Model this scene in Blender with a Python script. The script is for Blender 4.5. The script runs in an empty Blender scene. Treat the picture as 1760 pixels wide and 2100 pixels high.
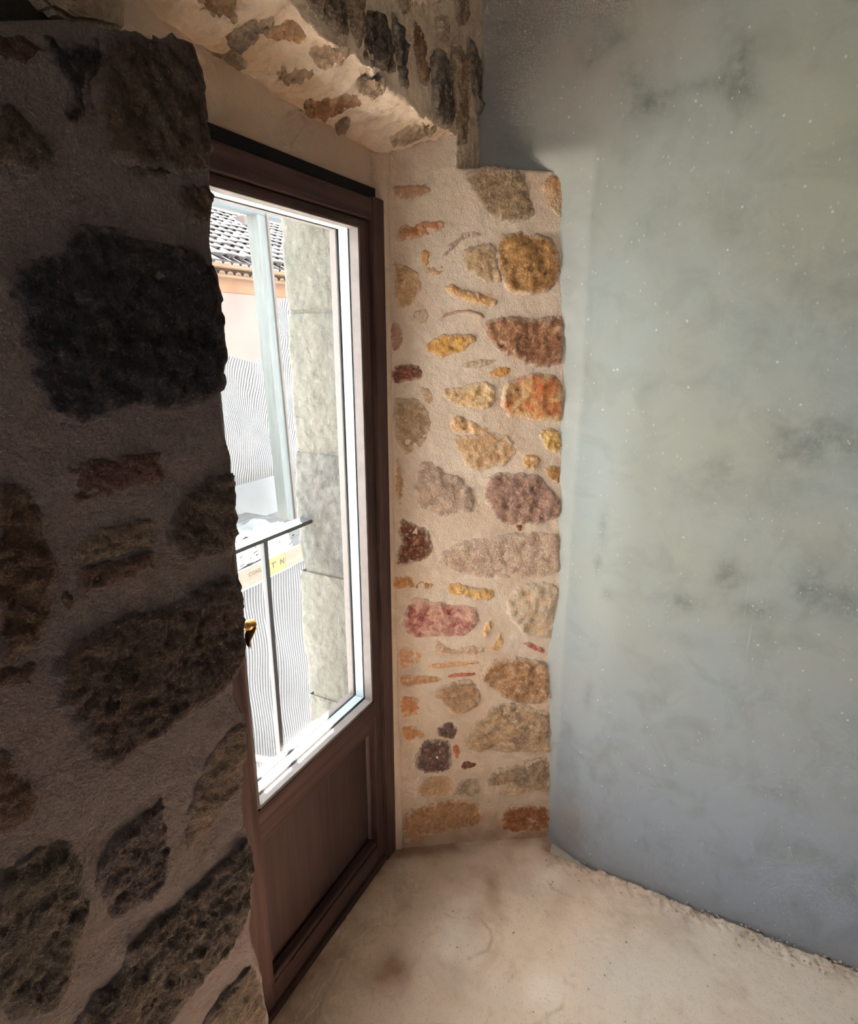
import bpy, math, random
import numpy as np
from mathutils import Vector, Matrix
from mathutils.geometry import delaunay_2d_cdt

random.seed(7)
RNG = np.random.default_rng(7)
scene = bpy.context.scene
COL = scene.collection

# ------------------------------------------------------------------ camera
W, H, FPX = 1760.0, 2100.0, 1225.0
CAM = np.array([-1.342, -0.84, 1.6])
YAW = math.atan2(0.465, 0.885)          # heading measured from +X
PITCH = math.radians(-16.0)
cam_d = bpy.data.cameras.new('camera'); cam = bpy.data.objects.new('camera', cam_d); COL.objects.link(cam)
cam_d.sensor_fit = 'HORIZONTAL'; cam_d.sensor_width = 36.0; cam_d.lens = 36.0 * FPX / W
cam_d.clip_start = 0.02
cam.location = CAM
cam.rotation_euler = (math.pi / 2 + PITCH, 0, YAW - math.pi / 2)
scene.camera = cam

# ------------------------------------------------------------------ sky, sun, exposure
world = bpy.data.worlds.new('sky'); scene.world = world; world.use_nodes = True
bgn = world.node_tree.nodes['Background']
bgn.inputs[0].default_value = (0.95, 0.985, 1.0, 1); bgn.inputs[1].default_value = 7.0
sun_d = bpy.data.lights.new('sun', 'SUN'); sun = bpy.data.objects.new('sun', sun_d); COL.objects.link(sun)
sun_d.energy = 85.0; sun_d.angle = math.radians(0.6); sun_d.color = (1.0, 0.95, 0.86)
SUN_TO = Vector((0.46, 0.54, 0.98)).normalized()
sun.rotation_euler = SUN_TO.to_track_quat('Z', 'Y').to_euler()
por_d = bpy.data.lights.new('door_portal', 'AREA'); por = bpy.data.objects.new('door_portal', por_d); COL.objects.link(por)
por_d.shape = 'RECTANGLE'; por_d.size = 0.75; por_d.size_y = 1.5; por_d.cycles.is_portal = True
por.location = (-0.36, 0.32, 1.22); por.rotation_euler = (-math.pi / 2, 0, 0)

po2_d = bpy.data.lights.new('fill_window_portal', 'AREA'); po2 = bpy.data.objects.new('fill_window_portal', po2_d); COL.objects.link(po2)  # guides sky light through the added end-wall window
po2_d.shape = 'RECTANGLE'; po2_d.size = 1.2; po2_d.size_y = 0.6; po2_d.cycles.is_portal = True
po2.location = (-4.34, -0.85, 1.05); po2.rotation_euler = (0, -math.pi / 2, 0)

scene.view_settings.view_transform = 'Standard'
scene.view_settings.look = 'None'
scene.view_settings.gamma = 1.0
scene.view_settings.use_curve_mapping = False
scene.view_settings.exposure = 1.4
scene.cycles.use_denoising = True
scene.cycles.use_adaptive_sampling = True; scene.cycles.adaptive_threshold = 0.05; scene.cycles.adaptive_min_samples = 16
scene.cycles.max_bounces = 9; scene.cycles.diffuse_bounces = 6; scene.cycles.glossy_bounces = 3; scene.cycles.transparent_max_bounces = 24
scene.cycles.sample_clamp_indirect = 8.0
scene.cycles.caustics_reflective = False; scene.cycles.caustics_refractive = False

# ------------------------------------------------------------------ photograph pixel -> point on a building plane
_f = np.array([math.cos(YAW) * math.cos(PITCH), math.sin(YAW) * math.cos(PITCH), math.sin(PITCH)])
_r = np.array([math.sin(YAW), -math.cos(YAW), 0.0])
_u = np.cross(_r, _f)
def ray(x, y):
    return _f + _r * ((x - W / 2) / FPX) + _u * ((H / 2 - y) / FPX)
def on_plane(x, y, p0, n):
    d = ray(x, y); n = np.asarray(n, float)
    return CAM + d * (np.dot(np.asarray(p0, float) - CAM, n) / np.dot(d, n))
def on_y(x, y, Y): return on_plane(x, y, (0, Y, 0), (0, 1, 0))
def on_x(x, y, X): return on_plane(x, y, (X, 0, 0), (1, 0, 0))
def on_z(x, y, Z): return on_plane(x, y, (0, 0, Z), (0, 0, 1))

# ------------------------------------------------------------------ numpy value noise
def _hash(ix, iy, iz, seed):
    h = (ix * 374761393 + iy * 668265263 + iz * 2147483647 + seed * 974634777) & 0xFFFFFFFF
    h = ((h ^ (h >> 13)) * 1274126177) & 0xFFFFFFFF
    h = ((h ^ (h >> 16)) * 2246822519) & 0xFFFFFFFF
    return ((h ^ (h >> 15)) & 0xFFFFFF) / float(0xFFFFFF)
def vnoise(p, seed=0):
    p = np.asarray(p, float)
    i = np.floor(p).astype(np.int64); f = p - i; f = f * f * (3 - 2 * f)
    o = 0
    for dx in (0, 1):
        for dy in (0, 1):
            for dz in (0, 1):
                w = (f[..., 0] if dx else 1 - f[..., 0]) * (f[..., 1] if dy else 1 - f[..., 1]) * (f[..., 2] if dz else 1 - f[..., 2])
                o = o + w * _hash(i[..., 0] + dx, i[..., 1] + dy, i[..., 2] + dz, seed)
    return o * 2 - 1
def fbm(p, freq, octaves=4, seed=0, gain=0.5):
    p = np.asarray(p, float) * freq; a = 1.0; s = 0; t = 0
    for k in range(octaves):
        s = s + a * vnoise(p, seed + k * 17); t += a; a *= gain; p = p * 2.03 + 11.3
    return s / t
def sstep(a, b, x):
    t = np.clip((np.asarray(x, float) - a) / (b - a), 0, 1); return t * t * (3 - 2 * t)

# ------------------------------------------------------------------ materials
def s2l(c): return tuple((v / 255 / 12.92) if v / 255 <= 0.04045 else ((v / 255 + 0.055) / 1.055) ** 2.4 for v in c)
def alb(r, g, b, k=0.9): return tuple(min(0.95, v * k) for v in s2l((r, g, b)))
EXT = 0.36                        # outdoor colours darkened to keep the bright view from burning out
def ex(c): return tuple(v * EXT for v in c)
class NT:
    def __init__(self, name):
        self.m = bpy.data.materials.new(name); self.m.use_nodes = True
        self.t = self.m.node_tree; self.b = self.t.nodes['Principled BSDF']
        self.b.inputs['Specular IOR Level'].default_value = 0.2
        self.tc = self.t.nodes.new('ShaderNodeTexCoord')
    def n(self, kind, **kw):
        x = self.t.nodes.new(kind)
        for k, v in kw.items(): setattr(x, k, v)
        return x
    def link(self, a, b): self.t.links.new(a, b)
    def coord(self, scale=(1, 1, 1), off=(0, 0, 0), rot=(0, 0, 0)):
        mp = self.n('ShaderNodeMapping'); self.link(self.tc.outputs['Object'], mp.inputs[0])
        mp.inputs['Scale'].default_value = scale; mp.inputs['Location'].default_value = off; mp.inputs['Rotation'].default_value = rot
        return mp.outputs[0]
    def noise(self, scale, detail=4, rough=0.55, co=None, dist=0.0):
        x = self.n('ShaderNodeTexNoise'); x.inputs['Scale'].default_value = scale; x.inputs['Detail'].default_value = detail
        x.inputs['Roughness'].default_value = rough; x.inputs['Distortion'].default_value = dist
        self.link(co if co is not None else self.coord(), x.inputs['Vector']); return x.outputs['Fac']
    def ramp(self, fac, a, b, lo=0.0, hi=1.0):
        x = self.n('ShaderNodeMapRange'); x.clamp = True
        for i, v in ((1, a), (2, b), (3, lo), (4, hi)): x.inputs[i].default_value = v
        self.link(fac, x.inputs[0]); return x.outputs[0]
    def mix(self, fac, a, b, mode='MIX'):
        x = self.n('ShaderNodeMix', data_type='RGBA', blend_type=mode)
        if isinstance(fac, (int, float)): x.inputs[0].default_value = fac
        else: self.link(fac, x.inputs[0])
        for i, v in ((6, a), (7, b)):
            if isinstance(v, tuple): x.inputs[i].default_value = (*v[:3], 1)
            else: self.link(v, x.inputs[i])
        return x.outputs[2]
    def math(self, op, a, b=None):
        x = self.n('ShaderNodeMath', operation=op)
        for i, v in ((0, a), (1, b)):
            if v is None: continue
            if isinstance(v, (int, float)): x.inputs[i].default_value = v
            else: self.link(v, x.inputs[i])
        return x.outputs[0]
    def attr(self, name):
        x = self.n('ShaderNodeAttribute'); x.attribute_name = name; return x.outputs['Fac']
    def bump(self, h, strength=0.5, dist=0.003):
        x = self.n('ShaderNodeBump'); x.inputs['Strength'].default_value = strength; x.inputs['Distance'].default_value = dist
        self.link(h, x.inputs['Height']); self.link(x.outputs[0], self.b.inputs['Normal'])
    def done(self, col, rough=0.9):
        if isinstance(col, tuple): self.b.inputs['Base Color'].default_value = (*col[:3], 1)
        else: self.link(col, self.b.inputs['Base Color'])
        if isinstance(rough, (int, float)): self.b.inputs['Roughness'].default_value = rough
        else: self.link(rough, self.b.inputs['Roughness'])
        return self.m

MORTAR = alb(232, 211, 190)
def mul(c, k): return tuple(v * k for v in c)
def mortar_mat(name, base, warm, grey, scale=1.0, dirt=False):
    m = NT(name)
    n1 = m.noise(5 * scale, 5); n2 = m.noise(18 * scale, 5, 0.6, m.coord(off=(3, 1, 7))); n3 = m.noise(240, 3, 0.7)
    c = m.mix(m.ramp(n1, 0.42, 0.7), base, warm)
    c = m.mix(m.ramp(n2, 0.52, 0.75, 0, 0.55), c, grey)
    c = m.mix(m.ramp(n3, 0.3, 0.7, 0, 0.16), c, mul(base, 0.55))
    if dirt: c = m.mix(m.math('MULTIPLY', m.attr('dirt'), m.ramp(n2, .3, .6, .55, 1)), c, alb(172, 132, 102))
    g = m.noise(60, 5, 0.65)
    m.bump(m.math('ADD', m.math('MULTIPLY', n3, 0.5), g), 0.75, 0.004)
    return m.done(c, 0.95)
_stone_cache = {}
def stone_mat(a, b=None, c=None, smear=MORTAR, seed=0, sc=1.0, speck=0.3):
    key = (a, b, c, smear, seed, sc, speck)
    if key in _stone_cache: return _stone_cache[key]
    b = b or mul(a, 0.82); c = c or mul(a, 1.3)
    m = NT('stone_%d' % len(_stone_cache))
    co = m.coord(off=(seed * 1.7, seed * 0.9, seed * 2.3))
    n1 = m.noise(22 * sc, 6, 0.6, co, 0.6); n2 = m.noise(48 * sc, 6, 0.65, m.coord(off=(seed, 5, 2)), 0.4); n3 = m.noise(190, 4, 0.75, co)
    col = m.mix(m.ramp(n1, 0.38, 0.62), a, b)
    col = m.mix(m.ramp(n2, 0.52, 0.66, 0, 0.85), col, c)
    col = m.mix(m.ramp(n3, 0.46, 0.66, 0, min(.85, speck + .1)), col, mul(a, 0.42))
    e = m.attr('edge')
    sm = m.math('ADD', e, m.math('MULTIPLY', m.math('SUBTRACT', m.noise(55, 6, 0.7, co), 0.5), 2.6))
    col = m.mix(m.ramp(sm, 0.0, 0.75, 0.8, 0.0), col, smear)
    col = m.mix(m.ramp(m.noise(110, 5, .7, m.coord(off=(seed, 2, 8))), .56, .68, 0, .45), col, smear)
    hb = m.math('ADD', n3, m.math('MULTIPLY', n2, 1.3))
    m.bump(hb, 1.0, 0.005)
    _stone_cache[key] = m.done(col, 0.92)
    return _stone_cache[key]
def plain_mat(name, col, rough=0.6, var=0.12, sc=20, metal=0.0, bump=0.15):
    m = NT(name); n1 = m.noise(sc, 5); n2 = m.noise(sc * 9, 3)
    c = m.mix(m.ramp(n1, 0.3, 0.7), mul(col, 1 - var), mul(col, 1 + var))
    m.b.inputs['Metallic'].default_value = metal
    if bump: m.bump(n2, bump, 0.001)
    return m.done(c, rough)
def wood_mat(name, col, axis=2, rough=0.5, dark=0.6):
    m = NT(name); s = [55, 55, 55]; s[axis] = 2.5
    g = m.noise(1.0, 6, 0.6, m.coord(scale=tuple(s)), 0.5); w = m.noise(9, 4)
    c = m.mix(m.ramp(g, 0.35, 0.68), mul(col, dark), mul(col, 1.2))
    c = m.mix(m.ramp(w, 0.58, 0.75, 0, 0.35), c, tuple(v * 0.5 + 0.06 for v in col))
    m.bump(g, 0.25, 0.001)
    return m.done(c, rough)

# ------------------------------------------------------------------ mesh helpers
def mesh_from(name, V, F, smooth=True, attrs=None):
    me = bpy.data.meshes.new(name)
    V = np.asarray(V, np.float32)
    if isinstance(F, np.ndarray):
        k = F.shape[1]
        me.vertices.add(len(V)); me.vertices.foreach_set('co', V.ravel())
        me.loops.add(F.size); me.loops.foreach_set('vertex_index', F.ravel().astype(np.int32))
        me.polygons.add(len(F)); me.polygons.foreach_set('loop_start', np.arange(0, F.size, k, dtype=np.int32))
        me.update(calc_edges=True)
    else:
        me.from_pydata([tuple(map(float, v)) for v in V], [], F); me.update()
    if smooth: me.polygons.foreach_set('use_smooth', np.ones(len(me.polygons), bool))
    for k, v in (attrs or {}).items():
        a = me.attributes.new(k, 'FLOAT', 'POINT'); a.data.foreach_set('value', np.asarray(v, np.float32).ravel())
    me.validate()
    return me
def obj(name, me, mat, parent=None, loc=None):
    o = bpy.data.objects.new(name, me); COL.objects.link(o)
    if mat is not None:
        me.materials.clear(); me.materials.append(mat)
    if parent is not None: o.parent = parent
    if loc is not None: o.location = loc
    return o
def tag(o, label=None, cat=None, group=None, kind=None):
    if label: o['label'] = label
    if cat: o['category'] = cat
    if group: o['group'] = group
    if kind: o['kind'] = kind
    return o
def empty(name, loc=(0, 0, 0)):
    o = bpy.data.objects.new(name, None); COL.objects.link(o); o.location = loc; o.empty_display_size = 0.1
    return o
def grid_faces(nr, nc, flip=False):
    i = np.arange(nr * nc).reshape(nr, nc)
    q = np.stack([i[:-1, :-1], i[:-1, 1:], i[1:, 1:], i[1:, :-1]], -1).reshape(-1, 4)
    return q[:, ::-1].copy() if flip else q
def box_data(x0, x1, y0, y1, z0, z1, bev=0.0):
    import bmesh
    bm = bmesh.new(); bmesh.ops.create_cube(bm, size=1.0)
    for v in bm.verts:
        v.co = Vector((x0 + (v.co.x + .5) * (x1 - x0), y0 + (v.co.y + .5) * (y1 - y0), z0 + (v.co.z + .5) * (z1 - z0)))
    if bev: bmesh.ops.bevel(bm, geom=bm.edges[:], offset=bev, segments=2, affect='EDGES', profile=0.6)
    me = bpy.data.meshes.new('box'); bm.to_mesh(me); bm.free()
    return me
def box(name, x0, x1, y0, y1, z0, z1, mat, parent=None, bev=0.002):
    return obj(name, box_data(min(x0, x1), max(x0, x1), min(y0, y1), max(y0, y1), min(z0, z1), max(z0, z1), bev), mat, parent)
def beam(name, a, b, w, d, mat, parent=None, side=(0, 1, 0), bev=0.004):
    """square timber from a to b; w across, d along `side`"""
    a = Vector(a); b = Vector(b); ax = (b - a); L = ax.length; ax.normalize()
    s = Vector(side); s = (s - ax * s.dot(ax)).normalized(); t = s.cross(ax)
    me = box_data(-w / 2, w / 2, -d / 2, d / 2, 0, L, bev)
    M = Matrix((t, s, ax)).transposed().to_4x4(); M.translation = a
    me.transform(M)
    return obj(name, me, mat, parent)

def resample(poly, step):
    P = np.asarray(poly, float); Q = []
    for i in range(len(P)):
        a, b = P[i], P[(i + 1) % len(P)]; n = max(1, int(np.linalg.norm(b - a) / step))
        for k in range(n): Q.append(a + (b - a) * k / n)
    return np.array(Q)
def chaikin(P, it=1):
    P = np.asarray(P, float)
    for _ in range(it):
        N = np.roll(P, -1, 0); P = np.stack([P * .75 + N * .25, P * .25 + N * .75], 1).reshape(-1, 2)
    return P
def inside(pts, poly):
    x, y = pts[:, 0], pts[:, 1]; r = np.zeros(len(pts), bool); n = len(poly)
    for i in range(n):
        x1, y1 = poly[i]; x2, y2 = poly[(i + 1) % n]
        c = ((y1 > y) != (y2 > y)) & (x < (x2 - x1) * (y - y1) / ((y2 - y1) + 1e-12) + x1); r ^= c
    return r
def dist_poly(pts, poly):
    d = np.full(len(pts), 1e9); n = len(poly)
    for i in range(n):
        a = poly[i]; b = poly[(i + 1) % n]; ab = b - a
        t = np.clip(((pts - a) @ ab) / (ab @ ab + 1e-12), 0, 1)
        d = np.minimum(d, np.linalg.norm(pts - (a + t[:, None] * ab), axis=1))
    return d
_sid = [0]
def stone(P3, frame, mat, parent, proud=0.008, rough=0.004, jag=0.004, smooth_it=1, name='stone', step=None, warp=None, edgew=None, sink=0.0025, grow=1.04, clamp=None):
    """one masonry stone: outline on a wall plane, domed and roughened, its rim sunk into the mortar"""
    _sid[0] += 1; sd = _sid[0]
    O, eu, ev, en = (np.asarray(k, float) for k in frame)
    P3 = np.asarray(P3, float) - O
    poly = np.stack([P3 @ eu, P3 @ ev], 1)
    cen = poly.mean(0); poly = cen + (poly - cen) * (1 + 0.0022 / max(0.01, np.ptp(poly, 0).mean() / 2)) * grow
    if smooth_it: poly = chaikin(poly, smooth_it)
    size = math.sqrt(max(1e-6, np.ptp(poly[:, 0]) * np.ptp(poly[:, 1])))
    st = step or float(np.clip(size / 26, 0.003, 0.0065))
    B = resample(poly, st)
    z = np.full((len(B), 1), sd * 3.1)
    q = np.hstack([B, z])
    B = B + jag * np.stack([fbm(q, 45, 4, 3, 0.65) + .8 * fbm(q, 110, 3, 4, .7), fbm(q, 45, 4, 9, 0.65) + .8 * fbm(q, 110, 3, 10, .7)], 1)
    if clamp is not None: B[:, 0] = np.minimum(B[:, 0], clamp(B[:, 1]))
    lo, hi = B.min(0), B.max(0)
    gx, gy = np.meshgrid(np.arange(lo[0], hi[0], st), np.arange(lo[1], hi[1], st))
    G = np.stack([gx.ravel(), gy.ravel()], 1); G = G + RNG.uniform(-.28, .28, G.shape) * st
    ins = inside(G, B); G = G[ins]
    if len(G):
        G = G[dist_poly(G, B) > st * 0.55]
    n = len(B); allp = np.vstack([B, G]) if len(G) else B
    vs, es, fs, *_ = delaunay_2d_cdt([Vector(p) for p in allp], [(i, (i + 1) % n) for i in range(n)], [list(range(n))], 1, 1e-7)
    vs = np.array([tuple(v) for v in vs])
    d = dist_poly(vs, B); ew = edgew or min(0.007, size * 0.10)
    prof = 1 - np.exp(-d / ew * 1.6)
    q = np.hstack([vs, np.full((len(vs), 1), sd * 3.1)])
    # large fractured facets + rough grain
    h = -sink + (proud + sink) * prof + rough * prof * (fbm(q, 14, 3, 21) * 1.2 + fbm(q, 50, 3, 5, 0.6) + .7 * fbm(q, 130, 2, 6))
    P = O + vs[:, :1] * eu + vs[:, 1:] * ev + h[:, None] * en
    if warp is not None: P = warp(P)
    edge = np.clip(d / min(0.02, size * 0.16) + (0.25 if size < .045 else 0), 0, 1)
    F = []
    for f in fs:
        a, b, c = (vs[i] for i in f[:3])
        if (b[0] - a[0]) * (c[1] - a[1]) - (b[1] - a[1]) * (c[0] - a[0]) < 0: f = f[::-1]
        F.append(list(f))
    me = mesh_from('stone', P, F, True, {'edge': edge})
    return obj(name, me, mat, parent)

# ------------------------------------------------------------------ key planes of the place (metres; origin at the foot of the frame's right post)
FY = -0.158                      # room face of the outer wall
XR = 0.235                       # plastered side wall
OY = 0.29                        # street face of the outer wall
JD = np.array([0.5448, -0.8386, 0.0]); JN = np.array([-0.8386, -0.5448, 0.0])   # splayed jamb
JFRAME = ((0, 0, 0), JD, (0, 0, 1), JN)
FFRAME = ((0, FY, 0), (1, 0, 0), (0, 0, 1), (0, -1, 0))
def on_j(x, y): return on_plane(x, y, (0, 0, 0), JN)
def soffit(X, Y):
    X = np.asarray(X, float); Y = np.asarray(Y, float)
    return 2.03 + 0.030 * np.clip(-X / 0.5, 0, 2.2) ** 1.6 + (np.clip(-Y, 0, 0.3) / 0.158) * 0.028
def on_soffit(x, y):
    z = 2.05
    for _ in range(12):
        p = on_z(x, y, z); z = float(soffit(p[0], p[1]))
    return p
LEDGE = float(np.mean([on_j(1150, 352)[2], on_j(1060, 345)[2]]))

# ------------------------------------------------------------------ shared materials
M_jamb = mortar_mat('lime_mortar_warm', MORTAR, alb(216, 188, 163), alb(206, 190, 176), dirt=True)
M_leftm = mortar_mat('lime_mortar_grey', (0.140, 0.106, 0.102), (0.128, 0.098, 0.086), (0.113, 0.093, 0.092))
M_arch = mortar_mat('lime_mortar_arch', alb(226, 204, 182), alb(220, 188, 156), alb(196, 178, 160), 1.4)
M_tymp = mortar_mat('smooth_plaster', alb(222, 198, 176), alb(214, 188, 164), alb(208, 190, 172))
M_room = plain_mat('room_plaster', (0.74, 0.70, 0.64), 0.95, 0.1, 3)
M_frame = wood_mat('brown_painted_wood', (0.090, 0.050, 0.044), 2, 0.55)
M_frame_h = wood_mat('brown_painted_wood_h', (0.090, 0.050, 0.044), 0, 0.55)
M_panel = wood_mat('brown_painted_panel', (0.07, 0.042, 0.037), 2, 0.5, 0.8)
M_black = plain_mat('gap_and_shade_black', (0.012, 0.011, 0.014), 0.7)
M_alu = plain_mat('aluminium_spacer', (0.30, 0.345, 0.355), 0.35, 0.04, 10, 0.0)
M_bead = plain_mat('pale_glazing_bead', (0.15, 0.128, 0.12), 0.5, 0.08, 30)
M_seal = plain_mat('rubber_seal', (0.02, 0.022, 0.025), 0.6)
M_brass = plain_mat('aged_brass', (0.42, 0.25, 0.09), 0.35, 0.15, 30, 0.9)

def glass_mat():
    m = bpy.data.materials.new('clear_glass'); m.use_nodes = True; t = m.node_tree
    for n in list(t.nodes): t.nodes.remove(n)
    out = t.nodes.new('ShaderNodeOutputMaterial'); mx = t.nodes.new('ShaderNodeMixShader')
    tr = t.nodes.new('ShaderNodeBsdfTransparent'); tr.inputs[0].default_value = (0.985, 0.985, 0.985, 1)
    gl = t.nodes.new('ShaderNodeBsdfGlossy'); gl.inputs['Roughness'].default_value = 0.02
    lw = t.nodes.new('ShaderNodeLayerWeight'); lw.inputs[0].default_value = 0.5; pw_ = t.nodes.new('ShaderNodeMath'); pw_.operation = 'POWER'; pw_.inputs[1].default_value = 5.0
    fr = t.nodes.new('ShaderNodeMath'); fr.operation = 'MULTIPLY_ADD'; fr.inputs[1].default_value = 0.9; fr.inputs[2].default_value = 0.025
    t.links.new(lw.outputs['Facing'], pw_.inputs[0]); t.links.new(pw_.outputs[0], fr.inputs[0])
    t.links.new(fr.outputs[0], mx.inputs[0]); t.links.new(tr.outputs[0], mx.inputs[1]); t.links.new(gl.outputs[0], mx.inputs[2])
    t.links.new(mx.outputs[0], out.inputs[0]); return m
M_glass = glass_mat()

# ================================================================== FLOOR
def floor_mat():
    m = NT('worn_concrete_floor')
    n1 = m.noise(2.2, 6, 0.6); n2 = m.noise(7, 6, 0.6, m.coord(off=(4, 2, 0)), 0.8); n3 = m.noise(160, 4, 0.7); n4 = m.noise(26, 5, 0.6)
    base = alb(222, 200, 178)
    c = m.mix(m.ramp(n1, 0.4, 0.66), base, alb(208, 192, 174))
    c = m.mix(m.ramp(n2, 0.52, 0.72, 0, 0.7), c, alb(196, 168, 142))
    c = m.mix(m.ramp(n4, 0.56, 0.74, 0, 0.35), c, alb(176, 152, 130))
    c = m.mix(m.attr('pale'), c, alb(232, 218, 202))
    c = m.mix(m.attr('grey'), c, alb(208, 204, 194))
    c = m.mix(m.attr('stain'), c, alb(146, 112, 86))
    c = m.mix(m.attr('crack'), c, alb(110, 88, 70))
    c = m.mix(m.ramp(n3, 0.57, 0.76, 0, 0.55), c, alb(140, 116, 96))
    c = m.mix(1.0, c, (1.30, 1.26, 1.23), 'MULTIPLY')
    m.bump(m.math('ADD', m.math('MULTIPLY', n3, 0.6), n4), 0.6, 0.004)
    return m.done(c, 0.9)
def polyline_dist(P, pl):
    d = np.full(len(P), 9.0)
    for a, b in zip(pl[:-1], pl[1:]):
        ab = b - a; t = np.clip(((P - a) @ ab) / (ab @ ab), 0, 1)
        d = np.minimum(d, np.linalg.norm(P - (a + t[:, None] * ab), axis=1))
    return d
def make_floor():
    xs = np.arange(-1.0, 0.34, 0.005); ys = np.arange(-1.75, 0.06, 0.005)
    X, Y = np.meshgrid(xs, ys); P2 = np.stack([X.ravel(), Y.ravel()], 1); P3 = np.hstack([P2, np.zeros((len(P2), 1))])
    big = fbm(P3, 3, 3, 1); mid = fbm(P3, 11, 4, 2)
    z = 0.004 * big + 0.0022 * mid + 0.0012 * fbm(P3, 60, 3, 4)
    # lumpy plaster droppings heaped along the side wall and the door
    dw = XR - P2[:, 0]
    wl = sstep(-.42, -.50, P2[:, 1])
    z += wl * (0.005 * np.exp(-((dw - .03) / 0.03) ** 2) * (0.5 + 2.2 * fbm(P3, 70, 4, 8, .65)) - .03 * (dw < .011 + .005 * fbm(P3, 30, 3, 9))) + 0.010 * np.exp(-np.clip(dw, 0, 9) / 0.10) * (0.5 + fbm(P3, 9, 3, 12))
    def blob(x, y, rx, ry, ang=0.0):
        c = on_z(x, y, 0)[:2]; d = P2 - c; ca, sa = math.cos(ang), math.sin(ang)
        u = (d[:, 0] * ca + d[:, 1] * sa) / rx; v = (-d[:, 0] * sa + d[:, 1] * ca) / ry
        return np.exp(-(u * u + v * v))
    nz = 0.6 + 0.9 * mid
    pale = np.clip((blob(940, 1920, .10, .06) + blob(1110, 2040, .07, .06) + .8 * blob(1130, 1800, .05, .05) + .6 * blob(1000, 1990, .12, .05)) * nz * 1.2, 0, 0.85)
    stain = np.clip((blob(800, 1990, .055, .045) + .6 * blob(1010, 1830, .09, .025, .6) + .5 * blob(860, 1745, .15, .02, -1.0) + .45 * blob(980, 1880, .05, .03) + .35 * blob(1150, 1850, .10, .03)) * nz, 0, 0.8)
    grey = np.clip(sstep(-0.55, -0.95, P2[:, 1]) * 0.8 + 0.7 * blob(1640, 2060, .2, .1) + .5 * blob(1250, 2000, .12, .12), 0, 0.85) * np.clip(0.75 + 0.4 * big, 0, 1)
    dj = np.abs(P2 @ JN[:2])
    edge_dirt = .75 * np.exp(-np.clip(-.012 - P2[:, 1], 0, 9) / .05) * (P2[:, 0] < .05) + .7 * np.exp(-dj / .045) * (P2[:, 1] > -.5) + .6 * np.exp(-np.clip(dw, 0, 9) / .05) * sstep(-.40, -.46, P2[:, 1])
    stain = np.clip(stain + edge_dirt * (.55 + .9 * fbm(P3, 22, 4, 14)) + .20 * np.clip(fbm(P3, 8, 5, 15, .6) * 2.2 - .15, 0, 1) + .12 * np.clip(fbm(P3, 45, 3, 16) * 2 - .5, 0, 1), 0, .85)
    crack = np.zeros(len(P2))
    for pl, w in (([(985, 1885), (1005, 1905), (1012, 1925), (1000, 1950), (960, 1965)], .0035), ([(1158, 1998), (1162, 2030), (1156, 2060), (1120, 2090), (1100, 2100)], .003),
                  ([(1125, 2100), (1122, 2080)], .003), ([(880, 1865), (930, 1880), (970, 1885)], .002), ([(1060, 1990), (1045, 2010)], .002), ([(1130, 1760), (1115, 1790), (1130, 1820), (1180, 1840)], .003)):
        p = np.array([on_z(x, y, 0)[:2] for x, y in pl])
        wob = P2 + 0.006 * np.stack([fbm(P3, 40, 3, 31), fbm(P3, 40, 3, 37)], 1)
        crack = np.maximum(crack, np.exp(-(polyline_dist(wob, p) / w) ** 2))
    z -= 0.0015 * crack
    V = np.stack([P2[:, 0], P2[:, 1], z], 1)
    me = mesh_from('floor', V, grid_faces(*X.shape), True, {'pale': pale, 'stain': stain, 'grey': grey, 'crack': crack * 0.4 * np.clip(.6 + 1.2 * fbm(P3, 30, 3, 77), 0, 1)})
    f = tag(obj('floor', me, floor_mat()), 'worn beige concrete floor with stains and hairline cracks', 'floor', kind='structure')
    # the rest of the slab, out of the picture
    me2 = mesh_from('floor_slab', [(-4.2, -3.7, -.012), (.4, -3.7, -.012), (.4, .06, -.012), (-4.2, .06, -.012), (-4.2, -3.7, -.1), (.4, -3.7, -.1), (.4, .06, -.1), (-4.2, .06, -.1)],
                    [(0, 1, 2, 3), (7, 6, 5, 4), (0, 4, 5, 1), (1, 5, 6, 2), (2, 6, 7, 3), (3, 7, 4, 0)], False)
    obj('slab', me2, plain_mat('slab_concrete', (0.58, 0.50, 0.43), 0.95, .1, 3), f)
make_floor()
def crumbs():
    V = []; F = []
    for k in range(420):
        y = random.uniform(-1.75, -.45); t = abs(random.gauss(0, .03)); x = XR - .004 - t
        if k % 5 == 0: x, y = random.uniform(-.35, .2), random.uniform(-1.6, -.2)
        if x > y * -0.65 and y > -.36: continue
        r = random.uniform(.0012, .0042) * (1.4 if k % 17 == 0 else 1); b = len(V)
        for dx, dy, dz in ((1, 0, 0), (-1, 0, 0), (0, 1, 0), (0, -1, 0), (0, 0, 1), (0, 0, -1)):
            j = random.uniform(.7, 1.3); V.append((x + dx * r * j, y + dy * r * j, .006 + r * .5 + dz * r * .8 * j))
        F += [tuple(b + i for i in f) for f in ((0, 2, 4), (2, 1, 4), (1, 3, 4), (3, 0, 4), (2, 0, 5), (1, 2, 5), (3, 1, 5), (0, 3, 5))]
    o = obj('plaster_crumbs', mesh_from('plaster_crumbs', V, F, False), plain_mat('crumbled_plaster', alb(196, 176, 156), .95, .2, 60))
    tag(o, 'crumbs of fallen plaster scattered along the foot of the side wall', 'crumbs', kind='stuff')
crumbs()

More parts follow.
